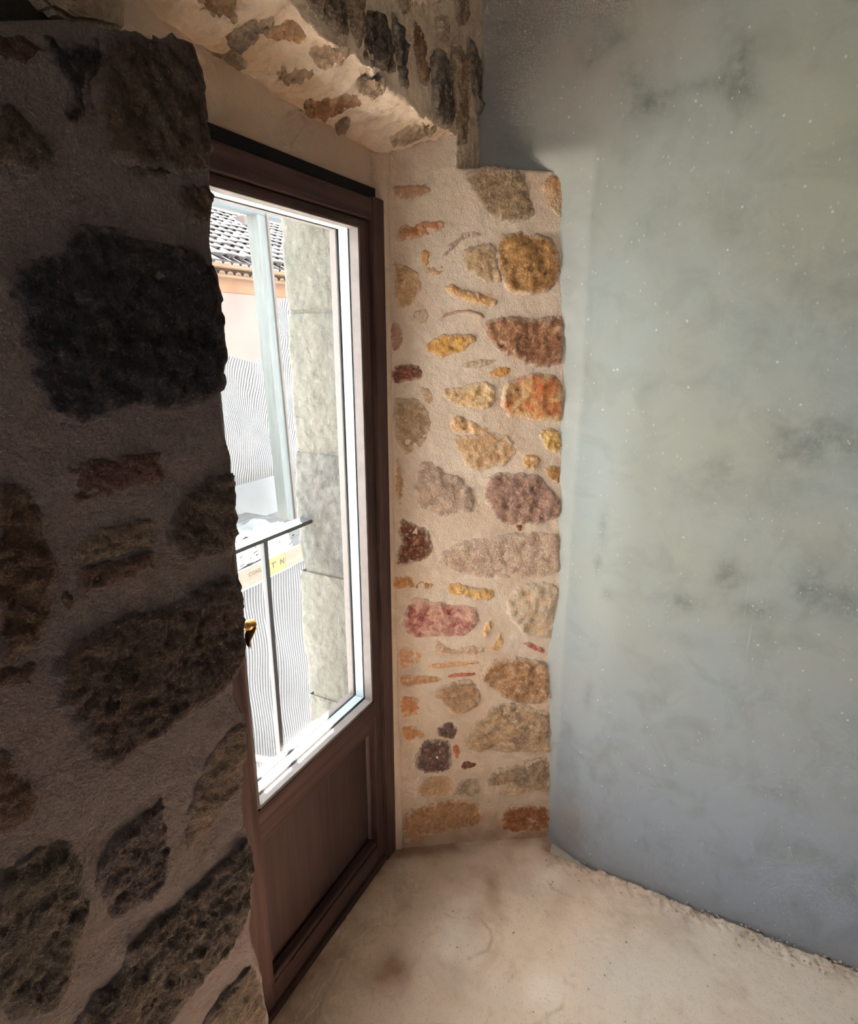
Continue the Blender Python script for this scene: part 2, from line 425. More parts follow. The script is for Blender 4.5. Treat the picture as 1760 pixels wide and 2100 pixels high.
# ================================================================== PLASTERED SIDE WALL (wall_right)
EDGE_PX = [(1157, 345), (1150, 480), (1153, 600), (1155, 700), (1153, 860), (1152, 1010), (1148, 1150), (1147, 1200), (1133, 1300), (1126, 1340), (1126, 1450), (1128, 1540), (1129, 1620), (1128, 1700), (1128, 1730)]
_ej = [on_j(x, y) for x, y in EDGE_PX]
EZ = np.array([p[2] for p in _ej])[::-1]; EX = np.array([p[0] for p in _ej])[::-1]
def plaster_mat():
    m = NT('limewashed_plaster')
    n1 = m.noise(2.6, 5, 0.55); n2 = m.noise(9, 6, 0.6, m.coord(off=(2, 5, 1)), 0.6); n3 = m.noise(120, 4, 0.7)
    c = m.mix(m.ramp(n1, 0.38, 0.64), alb(176, 178, 166), alb(172, 180, 176))
    c = m.mix(m.attr('cool_light'), c, alb(176, 188, 206))
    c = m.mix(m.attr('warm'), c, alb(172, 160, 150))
    c = m.mix(m.ramp(n2, 0.48, 0.72, 0, 0.6), c, alb(150, 155, 148))
    st = m.attr('stain'); sn = m.noise(40, 6, 0.7, m.coord(off=(9, 9, 9)))
    c = m.mix(m.math('MULTIPLY', st, m.ramp(sn, 0.32, 0.6, 0.2, 1.0)), c, alb(106, 110, 104))
    c = m.mix(m.attr('white'), c, alb(198, 200, 192))
    vo = m.n('ShaderNodeTexVoronoi'); vo.inputs['Scale'].default_value = 26
    m.link(m.coord(scale=(1, 1, 0.85)), vo.inputs['Vector'])
    sp = m.math('MULTIPLY', m.ramp(vo.outputs['Distance'], 0.045, 0.085, 1, 0), m.ramp(m.noise(6, 3, .5, m.coord(off=(1, 2, 3))), 0.40, 0.5))
    vo2 = m.n('ShaderNodeTexVoronoi'); vo2.inputs['Scale'].default_value = 60
    m.link(m.coord(scale=(1, 1, 0.6), off=(.3, .1, .2)), vo2.inputs['Vector'])
    sp2 = m.math('MULTIPLY', m.ramp(vo2.outputs['Distance'], 0.06, 0.13, 0.75, 0), m.ramp(m.noise(5, 3, .5, m.coord(off=(7, 2, 3))), 0.44, 0.54))
    c = m.mix(m.math('MAXIMUM', sp, sp2), c, alb(215, 217, 208))
    # faint vertical and slanted scrapes
    sc = m.noise(1, 3, 0.6, m.coord(scale=(1, 160, 5), rot=(0.08, 0, 0)))
    c = m.mix(m.math('MULTIPLY', m.ramp(sc, 0.66, 0.72, 0, 0.5), m.ramp(m.noise(3.5, 2), 0.5, 0.65)), c, alb(202, 204, 198))
    c = m.mix(1.0, c, (0.80, 0.81, 0.83), 'MULTIPLY')
    m.bump(m.math('ADD', m.math('MULTIPLY', n3, 0.25), n2), 0.35, 0.006)
    return m.done(c, 0.85)
def make_right_wall():
    ys = np.concatenate([np.arange(0.05, -1.9, -0.008), np.arange(-1.95, -3.71, -0.05)]); zs = np.concatenate([np.arange(-0.02, 2.6, 0.008), [2.7, 2.8, 2.9, 3.0]])
    Y, Z = np.meshgrid(ys, zs); P = np.stack([np.full(Y.size, XR), Y.ravel(), Z.ravel()], 1)
    y, z = P[:, 1], P[:, 2]
    # the wall leans back a little where it meets the jamb, below the ledge
    ex = np.interp(z, EZ, EX, left=EX[0], right=EX[-1])
    lean = (ex - XR) * sstep(-0.62, -0.40, y) * (1 - sstep(LEDGE - 0.02, LEDGE + 0.10, z))
    P[:, 0] += lean
    P[:, 0] += 0.004 * fbm(P, 2.5, 3, 40) + 0.0016 * fbm(P, 14, 4, 41) + 0.0005 * fbm(P, 70, 3, 43)
    edge = sstep(-0.47, -0.40, y) * (1 - sstep(LEDGE, LEDGE + 0.03, z))
    P[:, 0] += edge * 0.0045 * fbm(P, 26, 4, 44)
    # soft bulge of plaster over the ledge, flare at the foot
    P[:, 0] += -0.020 * np.exp(-((z - LEDGE - 0.03) / 0.045) ** 2) * np.exp(-((y + 0.36) / 0.11) ** 2)
    P[:, 0] += -0.006 * np.exp(-np.clip(z, 0, 9) / 0.045) * (0.8 + 0.6 * fbm(P, 8, 3, 45)) * sstep(-0.35, -0.55, y)
    def blob(px, py, ry, rz):
        c = on_x(px, py, XR); return np.exp(-(((y - c[1]) / ry) ** 2 + ((z - c[2]) / rz) ** 2))
    st = (blob(1240, 85, .05, .025) + .8 * blob(1215, 120, .03, .03) + .75 * blob(1300, 170, .05, .05) + .85 * blob(1340, 215, .04, .02) + .9 * blob(1515, 130, .035, .05) + .9 * blob(1525, 195, .03, .03) + .5 * blob(1420, 180, .06, .015)
          + .45 * blob(1200, 420, .03, .04) + .5 * blob(1520, 460, .06, .06) + .45 * blob(1340, 460, .05, .03)
          + .8 * blob(1235, 1090, .012, .05) + .8 * blob(1225, 1160, .012, .03) + .5 * blob(1245, 1220, .02, .02)
          + .95 * blob(1490, 1180, .035, .05) + .7 * blob(1405, 1235, .04, .025) + 1.0 * blob(1660, 1190, .04, .05) + 1.0 * blob(1720, 1240, .05, .04) + .8 * blob(1620, 920, .06, .08) + .9 * blob(1730, 910, .06, .05)
          + .6 * blob(1560, 1250, .08, .025) + .5 * blob(1400, 1310, .06, .02) + .7 * blob(1205, 1430, .012, .05) + .6 * blob(1215, 1590, .012, .03) + .6 * blob(1230, 1690, .014, .04) + .6 * blob(1470, 980, .05, .06) + .35 * blob(1700, 640, .1, .15))
    st = np.clip(st * (0.75 + 0.8 * fbm(P, 16, 4, 50)), 0, 1) * 0.8
    wb = on_x(1192, 700, XR)[1]
    white = np.clip(sstep(wb - 0.012, wb + 0.004, y + 0.010 * fbm(P, 6, 3, 52)), 0, 1) * (0.55 + 0.35 * fbm(P, 10, 3, 53)) * sstep(0.05, 0.3, z) * (1 - sstep(LEDGE, LEDGE + .06, z))
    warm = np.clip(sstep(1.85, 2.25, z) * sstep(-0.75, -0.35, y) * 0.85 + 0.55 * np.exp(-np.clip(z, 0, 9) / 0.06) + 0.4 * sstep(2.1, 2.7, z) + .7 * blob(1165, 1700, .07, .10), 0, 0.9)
    cool_light = np.clip(1 - sstep(0.0, 1.05, z), 0, 1) * 0.72  # cool light low on the wall, put into the plaster colour
    me = mesh_from('wall_right', P, grid_faces(*Y.shape), True, {'stain': st, 'white': np.clip(white, 0, 1), 'warm': warm, 'cool_light': cool_light})
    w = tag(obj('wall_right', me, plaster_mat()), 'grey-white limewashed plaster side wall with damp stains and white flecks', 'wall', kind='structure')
    return w
WALL_R = make_right_wall()

# ================================================================== SPLAYED STONE JAMB
def h_jamb(q): return 0.005 * fbm(q, 7, 4, 60) + 0.0022 * fbm(q, 30, 4, 61)
def ride_j(P):
    q = P - ((P @ JN)[:, None]) * JN; return P + h_jamb(q)[:, None] * JN
def h_left(q): return 0.006 * fbm(q, 6, 4, 70) + 0.0028 * fbm(q, 26, 4, 71)
def ride_l(P):
    q = P.copy(); q[:, 1] = FY; P = P.copy(); P[:, 1] -= h_left(q); return P
def h_arch(q): return 0.010 * fbm(q, 10, 4, 81) + 0.005 * fbm(q, 34, 4, 82, .6)
def ride_a(P):
    q = P.copy(); q[:, 1] = FY; P = P.copy(); P[:, 1] -= h_arch(q); return P
def h_sof(q):
    qs = q * np.array([1.0, 0.35, 1.0])
    return (0.018 * fbm(qs, 13, 4, 83) + 0.020 * np.abs(fbm(qs, 30, 4, 84, .6)) + 0.009 * fbm(q * np.array([1, .5, 1]), 75, 3, 85, .6)) * np.clip((0.035 - q[:, 1]) / 0.05, 0.25, 1)
def make_jamb():
    us = np.arange(-0.012, 0.60, 0.005); zs = np.arange(-0.02, 2.12, 0.005)
    U, Z = np.meshgrid(us, zs); u, z = U.ravel(), Z.ravel()
    P = u[:, None] * JD + z[:, None] * np.array([0, 0, 1.0])
    q = P.copy()
    h = h_jamb(q) + 0.0011 * fbm(q, 110, 2, 62)
    h *= sstep(0.0, 0.05, u)
    # above the ledge the jamb stops at the room face of the arch
    ucut = 0.19
    top = LEDGE + 0.008 * fbm(q, 14, 3, 63)
    P = P + h[:, None] * JN
    over = (u > ucut) & (z > top)
    k = np.clip((z - top) / 0.13, 0, 1)
    P[over, 2] = top[over] + 0.004 * k[over]
    P[over] += (-JN)[None, :] * (0.45 * k[over])[:, None]
    dirt = np.clip(np.exp(-np.clip(z, 0, 9) / .16) * 1.0 + .35 * fbm(q, 6, 4, 66) * (z < .7) + .5 * np.exp(-np.clip(u, 0, 9) / .05), 0, .85)
    me = mesh_from('wall_jamb', P, grid_faces(*U.shape, flip=True), True, {'dirt': dirt})
    o = tag(obj('wall_jamb', me, M_jamb), 'splayed rubble stone jamb in pale mortar between the door and plaster wall', 'wall', kind='structure')
    return o
JAMB = make_jamb()
# smooth plaster strip against the door frame
def strip():
    left = [(768, 385), (776, 600), (788, 1000), (799, 1400), (806, 1735)]; right = [(803, 330), (803, 600), (809, 1000), (818, 1400), (828, 1740)]
    V = []; n = 60
    Ls = [on_j(*p) for p in left]; Rs = [on_j(*p) for p in right]
    zl = [p[2] for p in Ls][::-1]; ul = [p @ JD for p in Ls][::-1]; zr = [p[2] for p in Rs][::-1]; ur = [p @ JD for p in Rs][::-1]
    for i in range(n):
        z = 0.0 + 2.06 * i / (n - 1)
        a = min(np.interp(z, zl, ul), 0.0) - 0.01; b = np.interp(z, zr, ur) + 0.002 * vnoise(np.array([z * 20, 0, 0]))
        for k, (t, hh) in enumerate(((0, .006), (.3, .006), (.6, .006), (.85, .006), (1, -.006))):
            V.append((a + (b - a) * t) * JD + np.array([0, 0, z]) + hh * JN)
    obj('plaster_strip', mesh_from('strip', V, grid_faces(n, 5, True)), M_tymp, JAMB)
strip()
# colours are given as they look in good light
def G_(r, g, b):
    l = .3 * r + .59 * g + .11 * b; k = .92
    c = alb(l + (r - l) * k, l + (g - l) * k, l + (b - l) * k, 1.22)
    return (min(.85, c[0] * 1.07), c[1] * .985, c[2] * .92)
JS = [
 ([(965,350),(1010,344),(1070,350),(1085,390),(1098,430),(1080,452),(1040,457),(1000,440),(975,400),(955,375)], G_(165,143,116), G_(142,122,98), G_(190,165,132), .006, .5),
 ([(1115,362),(1162,356),(1165,390),(1158,452),(1130,430),(1112,390)], G_(205,158,112), G_(190,165,135), None, .004, .2),
 ([(805,380),(835,378),(880,380),(885,395),(850,410),(808,412)], G_(196,158,126), None, None, .003, .2),
 ([(818,465),(850,455),(900,448),(908,460),(895,485),(850,490),(825,498),(815,480)], G_(196,142,102), G_(180,125,88), G_(214,164,120), .005, .2),
 ([(905,525),(920,500),(945,475),(965,468),(985,482),(988,490),(960,492),(935,510),(915,528)], G_(182,158,148), G_(160,138,130), G_(205,185,170), .006, .2),
 ([(862,515),(875,512),(880,535),(872,552),(864,540)], G_(212,158,98), None, None, .004, .2),
 ([(878,548),(902,538),(910,556),(898,566),(880,560)], G_(205,170,132), None, None, .004, .2),
 ([(945,512),(985,498),(1018,500),(1022,545),(1030,582),(985,578),(950,548)], G_(195,168,132), G_(160,135,102), G_(208,184,150), .006, .35),
 ([(1020,482),(1080,476),(1120,485),(1145,510),(1148,560),(1132,595),(1080,607),(1050,600),(1032,580),(1022,540)], G_(184,140,88), G_(154,112,68), G_(206,168,114), .011, .45),
 ([(805,530),(830,545),(858,560),(865,590),(845,625),(810,635)], G_(190,156,120), G_(172,136,100), None, .004, .25),
 ([(848,640),(870,630),(880,650),(865,668),(850,660)], G_(198,176,152), None, None, .003, .25),
 ([(910,590),(935,585),(955,597),(1000,597),(1020,612),(1012,632),(985,628),(950,618),(915,600)], G_(224,174,118), G_(212,152,98), G_(232,194,148), .007, .15),
 ([(995,655),(1050,650),(1110,655),(1158,640),(1160,690),(1158,745),(1110,755),(1060,740),(1020,720),(1000,690)], G_(170,122,90), G_(138,92,66), G_(198,162,128), .012, .4),
 ([(868,705),(900,688),(925,685),(965,683),(976,697),(950,720),(915,735),(885,725)], G_(220,164,90), G_(196,138,70), G_(232,186,120), .009, .2),
 ([(800,650),(815,660),(830,690),(820,715),(800,725)], G_(164,130,114), None, None, .004, .2),
 ([(930,748),(965,740),(1000,735),(1016,740),(1010,750),(965,757)], G_(192,172,146), None, None, .004, .2),
 ([(1003,765),(1020,755),(1040,752),(1048,763),(1035,773),(1010,773)], G_(214,158,94), None, None, .005, .2),
 ([(803,755),(820,748),(850,745),(866,760),(860,778),(835,782),(815,787),(805,775)], G_(140,90,70), G_(118,72,56), G_(168,118,92), .006, .2),
 ([(908,800),(920,795),(960,790),(985,780),(1005,785),(1016,800),(1008,830),(985,842),(950,838),(915,822)], G_(216,184,140), G_(202,160,112), G_(226,202,166), .008, .25),
 ([(1025,830),(1040,785),(1070,775),(1095,768),(1120,765),(1143,780),(1160,800),(1160,862),(1110,862),(1060,858),(1035,850)], G_(212,180,128), G_(196,112,62), G_(176,98,66), .011, .3),
 ([(805,820),(830,815),(860,820),(885,850),(880,890),(860,920),(835,932),(812,910)], G_(176,150,120), G_(146,124,98), G_(192,164,134), .006, .4),
 ([(860,795),(885,800),(888,820),(875,830)], G_(196,168,142), None, None, .004, .2),
 ([(925,855),(945,852),(980,868),(1005,878),(1000,890),(960,890),(926,884)], G_(214,176,132), G_(196,154,110), None, .008, .25),
 ([(926,892),(960,893),(1005,884),(1046,896),(1063,925),(1040,950),(1015,960),(962,964),(946,930)], G_(206,172,132), G_(186,150,110), G_(216,188,154), .007, .35),
 ([(1107,890),(1125,877),(1145,882),(1153,905),(1142,930),(1128,925),(1110,905)], G_(216,182,118), G_(200,160,94), None, .007, .25),
 ([(1075,938),(1090,933),(1107,942),(1103,960),(1085,965),(1073,955)], G_(206,164,116), None, None, .006, .3),
 ([(1117,955),(1150,957),(1150,985),(1138,992),(1120,970)], G_(190,146,94), G_(160,118,72), None, .007, .3),
 ([(870,945),(895,955),(910,968),(945,980),(970,1010),(971,1045),(945,1050),(925,1055),(905,1060),(870,1045),(852,1030),(850,980)], G_(180,157,140), G_(158,138,126), G_(196,172,148), .009, .25),
 ([(1000,985),(1030,968),(1080,973),(1110,975),(1125,1000),(1147,1020),(1154,1050),(1132,1065),(1080,1075),(1030,1078),(1010,1050),(995,1010)], G_(172,138,122), G_(142,112,104), G_(194,158,130), .010, .35),
 ([(1058,1078),(1072,1076),(1066,1092)], G_(140,90,60), None, None, .004, .2),
 ([(806,945),(825,945),(830,980),(828,1030),(810,1040)], G_(186,150,114), None, None, .004, .25),
 ([(820,1060),(850,1075),(875,1085),(886,1110),(885,1135),(865,1150),(840,1155),(810,1162),(812,1125),(825,1110),(815,1085)], G_(128,82,62), G_(104,64,50), G_(160,108,76), .008, .3),
 ([(905,1140),(930,1120),(975,1105),(1030,1097),(1100,1090),(1153,1098),(1153,1165),(1120,1180),(1040,1190),(990,1185),(940,1175),(900,1160)], G_(200,178,156), G_(176,148,136), G_(216,198,176), .006, .75),
 ([(810,1185),(830,1180),(860,1190),(884,1195),(880,1208),(845,1206),(812,1208)], G_(190,138,86), G_(168,112,68), None, .006, .25),
 ([(915,1205),(940,1192),(970,1205),(1005,1205),(1016,1215),(1000,1235),(975,1230),(950,1225),(920,1220)], G_(212,174,118), G_(196,152,94), None, .007, .25),
 ([(825,1270),(845,1230),(870,1225),(905,1238),(930,1238),(975,1242),(979,1270),(955,1305),(900,1307),(840,1305)], G_(206,166,148), G_(150,62,68), G_(212,180,160), .008, .25),
 ([(1040,1230),(1060,1205),(1100,1195),(1150,1200),(1146,1260),(1134,1310),(1110,1305),(1080,1303),(1055,1280),(1040,1255)], G_(208,192,168), G_(190,176,158), G_(214,156,96), .010, .25),
 ([(988,1305),(995,1280),(1010,1265),(1008,1285),(1000,1305)], G_(210,172,122), None, None, .005, .2),
 ([(1000,1330),(1015,1315),(1025,1295),(1035,1320),(1025,1333)], G_(210,172,122), None, None, .005, .2),
 ([(1070,1317),(1090,1318),(1115,1330),(1113,1340),(1090,1332)], G_(192,108,92), None, None, .006, .15),
 ([(892,1318),(905,1312),(925,1330),(950,1325),(985,1322),(988,1338),(960,1345),(895,1345)], G_(200,168,136), G_(168,138,112), None, .006, .25),
 ([(812,1325),(845,1322),(868,1345),(850,1365),(818,1375)], G_(200,156,120), None, None, .005, .25),
 ([(885,1360),(930,1357),(977,1353),(976,1362),(930,1368),(885,1372)], G_(212,164,122), None, None, .004, .1),
 ([(922,1382),(970,1378),(972,1386),(925,1391)], G_(192,118,92), None, None, .005, .1),
 ([(818,1385),(850,1383),(900,1388),(900,1398),(865,1402),(840,1410),(820,1400)], G_(196,152,112), None, None, .005, .25),
 ([(885,1425),(905,1408),(940,1397),(965,1395),(980,1415),(988,1435),(970,1455),(930,1467),(915,1450)], G_(184,148,114), G_(150,126,104), G_(206,166,122), .011, .3),
 ([(993,1375),(1010,1352),(1050,1350),(1112,1355),(1126,1380),(1126,1425),(1100,1443),(1060,1440),(1030,1430),(1005,1410),(985,1395)], G_(188,148,112), G_(156,118,86), G_(210,186,160), .012, .3),
 ([(820,1432),(845,1427),(866,1445),(860,1465),(835,1472),(818,1465)], G_(200,146,100), G_(180,124,82), None, .006, .25),
 ([(960,1500),(985,1475),(1020,1442),(1060,1445),(1105,1455),(1132,1465),(1132,1540),(1080,1540),(1020,1542),(970,1540),(952,1525)], G_(196,168,136), G_(146,126,106), G_(210,186,156), .010, .6),
 ([(822,1490),(850,1487),(872,1502),(860,1515),(828,1518)], G_(194,140,94), None, None, .005, .25),
 ([(893,1498),(910,1483),(928,1480),(938,1500),(930,1515),(905,1514)], G_(120,96,90), G_(98,78,74), None, .008, .3),
 ([(850,1560),(868,1520),(880,1512),(900,1518),(925,1520),(928,1570),(905,1588),(860,1580)], G_(120,94,88), G_(94,74,70), G_(146,120,108), .010, .3),
 ([(928,1522),(946,1530),(942,1560),(930,1550)], G_(202,124,92), None, None, .004, .15),
 ([(948,1570),(955,1560),(976,1565),(970,1575),(950,1578)], G_(130,82,66), None, None, .006, .2),
 ([(1000,1600),(1020,1575),(1060,1570),(1080,1555),(1132,1550),(1132,1622),(1090,1620),(1050,1612),(1010,1615)], G_(176,152,124), G_(138,124,108), G_(200,176,148), .009, .55),
 ([(1028,1618),(1080,1612),(1086,1628),(1030,1630)], G_(208,178,146), None, None, .005, .15),
 ([(935,1610),(960,1595),(985,1600),(985,1625),(965,1635),(935,1630)], G_(178,160,136), G_(158,146,124), None, .006, .25),
 ([(850,1612),(900,1585),(930,1600),(926,1635),(880,1640),(860,1630)], G_(198,160,124), G_(188,156,124), None, .004, .2),
 ([(830,1662),(900,1642),(970,1642),(988,1660),(985,1690),(930,1705),(860,1715),(835,1732),(828,1700)], G_(186,144,106), G_(166,122,86), G_(196,160,124), .006, .3),
 ([(1030,1665),(1060,1650),(1120,1650),(1130,1690),(1100,1708),(1040,1705),(1025,1690)], G_(172,114,74), G_(146,92,56), None, .007, .35),
]
EU = EX / JD[0]
def JCLAMP(z): return np.interp(z, EZ, EU) + .004
for i, (pl, a, b, c, pr, sp) in enumerate(JS):
    thin = max(p[1] for p in pl) - min(p[1] for p in pl) < 30
    stone([on_j(x, y) for x, y in pl], JFRAME, stone_mat(a, b, c, MORTAR, i, 1.0 if not thin else 1.6, sp), JAMB, proud=pr * .42 + .0012, rough=.0022 + pr * 0.35,
          jag=0.0028 if thin else 0.007, smooth_it=1, clamp=JCLAMP, warp=ride_j, grow=1.13 if thin else 1.05)
# curved roof-tile edge bedded in the mortar
stone([on_j(x, y) for x, y in [(903,652),(915,642),(935,636),(960,634),(978,639),(991,646),(986,656),(972,648),(955,643),(935,645),(918,650),(908,657)]], JFRAME,
      stone_mat(G_(188,144,118), None, None, MORTAR, 91, 1.0, .1), JAMB, proud=.005, rough=.001, jag=.0008, smooth_it=0, name='roof_tile_edge', warp=ride_j)

# ================================================================== LEFT STONE WALL
SIL = [(398,100),(410,150),(432,250),(438,330),(443,400),(442,450),(438,500),(440,540),(450,600),(458,650),(456,680),(466,720),(465,760),(456,800),(455,840),(462,880),(470,910),(478,950),(480,1000),(485,1050),(490,1090),(483,1130),(476,1170),(488,1190),(493,1250),(500,1300),(503,1340),(492,1370),(482,1400),(484,1430),(503,1460),(510,1500),(508,1550),(505,1600),(502,1650),(505,1680),(512,1700),(518,1720),(522,1800),(522,1850),(515,1900),(520,1930),(530,1960),(540,2000),(550,2050),(556,2110),(562,2200),(575,2400)]
_sp = [on_y(x, y, FY) for x, y in SIL]
SZ = np.array([p[2] for p in _sp])[::-1]; SX = np.array([p[0] for p in _sp])[::-1]
TOPPX = [(-60,45),(0,45),(60,42),(130,40),(200,55),(250,70),(300,80),(345,84),(375,88),(392,98)]
_tp = [on_y(x, y, FY) for x, y in TOPPX]; TX = np.array([p[0] for p in _tp]); TZ = np.array([p[2] for p in _tp])
def make_left_wall():
    zmax = float(TZ[-1])
    xs_face = np.concatenate([np.arange(-4.2, -1.5, 0.15), np.arange(-1.5, -0.84, 0.006)])   # fixed part of the face
    nz = 420
    rows = []
    zt = np.linspace(-0.02, 1.0, nz)      # second half maps to the pillar's own top
    V = []
    for k in range(nz):
        t = k / (nz - 1)
        row = []
        for X in list(xs_face):
            top = np.interp(X, TX, TZ) if X > TX[0] else 3.02
            top = TZ[0] if X > -1.5 and X < TX[0] else top
            row.append((X, FY, -0.02 + (top + 0.02) * t))
        # edge zone: from -0.84 to the silhouette, then round the corner and along the reveal
        zc = -0.02 + (zmax + 0.02) * t
        xe = float(np.interp(zc, SZ, SX))
        for s in np.linspace(0.0, 1.0, 26)[1:]:
            X = -0.84 + (xe - 0.012 + 0.84) * s
            top = np.interp(X, TX, TZ)
            row.append((X, FY, -0.02 + (top + 0.02) * t))
        for a in np.linspace(0, math.pi / 2, 6)[1:]:
            row.append((xe - 0.012 + 0.012 * math.sin(a), FY + 0.012 * (1 - math.cos(a)), zc))
        for Y in np.linspace(FY + 0.02, 0.02, 24):
            row.append((xe - 0.02 * (Y - FY), Y, zc))
        V.append(row)
    V = np.array(V); nr, nc = V.shape[:2]; P = V.reshape(-1, 3)
    q = P.copy()
    amp = sstep(-1.6, -1.3, P[:, 0])
    d = h_left(q) + 0.001 * fbm(q, 90, 2, 72)
    face = np.clip((P[:, 1] - FY) / 0.05, 0, 1)
    P[:, 1] -= d * (1 - face)
    P[:, 0] += (0.0040 * fbm(q, 40, 4, 73, 0.6)) * sstep(-0.86, -0.78, P[:, 0]) + d * face * 1.6
    me = mesh_from('wall_left', P, grid_faces(nr, nc), True)
    o = tag(obj('wall_left', me, M_leftm), 'dark backlit rubble stone wall on the left of the door', 'wall', kind='structure')
    # top of the pillar and the core behind it
    tops = [(x, float(np.interp(x, TX, TZ))) for x in np.linspace(-1.5, float(TX[-1]), 60)]
    VV = []
    for x, z in tops:
        for Y in np.linspace(FY, 0.02, 12): VV.append((x, Y, z - 0.002 + 0.006 * float(vnoise(np.array([x * 30, Y * 30, 1.0]))) * (1 if Y > FY + .01 else 0)))
    obj('pillar_top', mesh_from('ptop', VV, grid_faces(60, 12, True)), M_leftm, o)
    return o
LEFT = make_left_wall()
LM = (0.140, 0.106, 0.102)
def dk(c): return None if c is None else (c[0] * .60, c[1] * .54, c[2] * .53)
LS = [
 ([(35,565),(70,540),(110,535),(150,490),(205,468),(300,510),(370,512),(425,548),(440,600),(446,660),(452,720),(448,800),(400,825),(330,835),(250,828),(180,860),(120,850),(80,800),(65,720),(50,640)], (.055,.055,.062), (.035,.035,.042), (.10,.085,.075), .012),
 ([(215,72),(310,86),(380,92),(404,135),(424,240),(432,330),(410,352),(330,350),(250,335),(215,300),(200,200),(190,160)], (.17,.125,.085), (.12,.09,.065), (.20,.155,.11), .012),
 ([(85,85),(140,92),(205,78),(200,130),(185,175),(160,250),(125,245),(140,180),(100,130)], (.03,.027,.026), (.02,.019,.02), (.055,.045,.04), .008),
 ([(-20,60),(40,70),(78,105),(60,125),(-20,118)], (.13,.07,.055), (.10,.055,.045), None, .006),
 ([(-20,215),(60,240),(108,330),(90,360),(30,340),(-20,348)], (.14,.11,.085), (.10,.08,.065), None, .007),
 ([(360,385),(400,372),(434,380),(436,450),(395,462),(365,430)], (.15,.11,.08), None, None, .006),
 ([(215,290),(300,335),(352,352),(340,370),(260,360),(225,330)], (.13,.10,.08), None, None, .005),
 ([(140,950),(230,938),(320,925),(330,985),(290,1000),(165,1030),(145,1000)], (.19,.105,.085), (.15,.08,.068), (.24,.16,.13), .006),
 ([(-20,1000),(50,1000),(95,1060),(90,1110),(120,1150),(115,1220),(100,1260),(75,1310),(20,1355),(-20,1352)], (.17,.10,.06), (.10,.065,.045), (.24,.17,.10), .012),
 ([(160,1095),(230,1078),(300,1065),(308,1120),(240,1140),(165,1160)], (.30,.235,.165), (.24,.18,.125), (.36,.30,.22), .006),
 ([(166,1166),(240,1146),(309,1127),(305,1170),(235,1195),(170,1220)], (.20,.12,.09), (.15,.09,.07), None, .006),
 ([(345,1080),(385,1010),(420,985),(474,968),(480,1010),(484,1088),(465,1130),(400,1150),(350,1130)], (.155,.12,.09), (.11,.085,.068), (.20,.16,.12), .007),
 ([(125,1220),(145,1200),(148,1250),(130,1270)], (.14,.09,.065), None, None, .004),
 ([(240,1270),(340,1250),(430,1192),(484,1190),(490,1285),(494,1338),(476,1392),(430,1430),(330,1500),(230,1575),(195,1550),(170,1500),(140,1440),(120,1370),(150,1330)], (.135,.095,.072), (.09,.068,.056), (.17,.125,.09), .012),
 ([(-20,1370),(75,1355),(70,1390),(-20,1435)], (.15,.10,.075), None, None, .006),
 ([(-20,1530),(50,1570),(75,1640),(60,1690),(-20,1715)], (.19,.12,.08), (.15,.10,.07), None, .006),
 ([(450,1512),(500,1482),(502,1590),(478,1640),(440,1690),(400,1730),(380,1750),(395,1650),(410,1590)], (.26,.20,.15), (.20,.155,.11), (.17,.11,.08), .007),
 ([(300,1662),(330,1640),(342,1740),(338,1820),(290,1850),(240,1890),(205,1840),(200,1800),(220,1740),(245,1710)], (.12,.09,.082), (.085,.068,.066), (.17,.11,.085), .011),
 ([(-20,1808),(50,1765),(110,1720),(150,1740),(175,1820),(180,1880),(150,1980),(110,2070),(60,2082),(-20,2055)], (.16,.13,.10), (.08,.065,.052), (.22,.18,.13), .014),
 ([(510,1745),(507,1800),(500,1900),(474,1940),(420,1990),(370,2060),(330,2120),(160,2140),(190,2040),(260,1990),(270,1930),(340,1880),(390,1830),(440,1790),(470,1752),(496,1725)], (.10,.075,.06), (.062,.05,.044), (.18,.135,.095), .015),
 ([(512,1975),(530,2000),(540,2060),(546,2130),(400,2140),(440,2050),(480,2010)], (.15,.115,.085), (.10,.08,.062), (.20,.16,.11), .010),
]
BR = (7, 9, 10)                  # squared bricks
for i, (pl, a, b, c, pr) in enumerate(LS):
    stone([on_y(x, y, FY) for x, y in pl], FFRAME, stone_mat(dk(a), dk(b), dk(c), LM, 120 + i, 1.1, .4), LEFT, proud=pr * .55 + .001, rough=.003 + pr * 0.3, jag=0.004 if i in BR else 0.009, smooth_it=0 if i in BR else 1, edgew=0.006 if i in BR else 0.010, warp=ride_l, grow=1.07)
# the same rubble goes on along the wall beside the photographer
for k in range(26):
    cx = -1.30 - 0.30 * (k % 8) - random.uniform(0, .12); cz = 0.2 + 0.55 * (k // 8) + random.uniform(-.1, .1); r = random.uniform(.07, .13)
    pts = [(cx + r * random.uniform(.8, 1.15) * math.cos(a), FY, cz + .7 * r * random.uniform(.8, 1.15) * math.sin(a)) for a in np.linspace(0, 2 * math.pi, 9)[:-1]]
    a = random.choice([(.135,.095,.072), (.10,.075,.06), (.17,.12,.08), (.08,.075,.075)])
    stone(pts, FFRAME, stone_mat(dk(a), None, None, LM, 160 + k % 5, 1.0, .4), LEFT, proud=.012, rough=.006, jag=.006, step=.02)

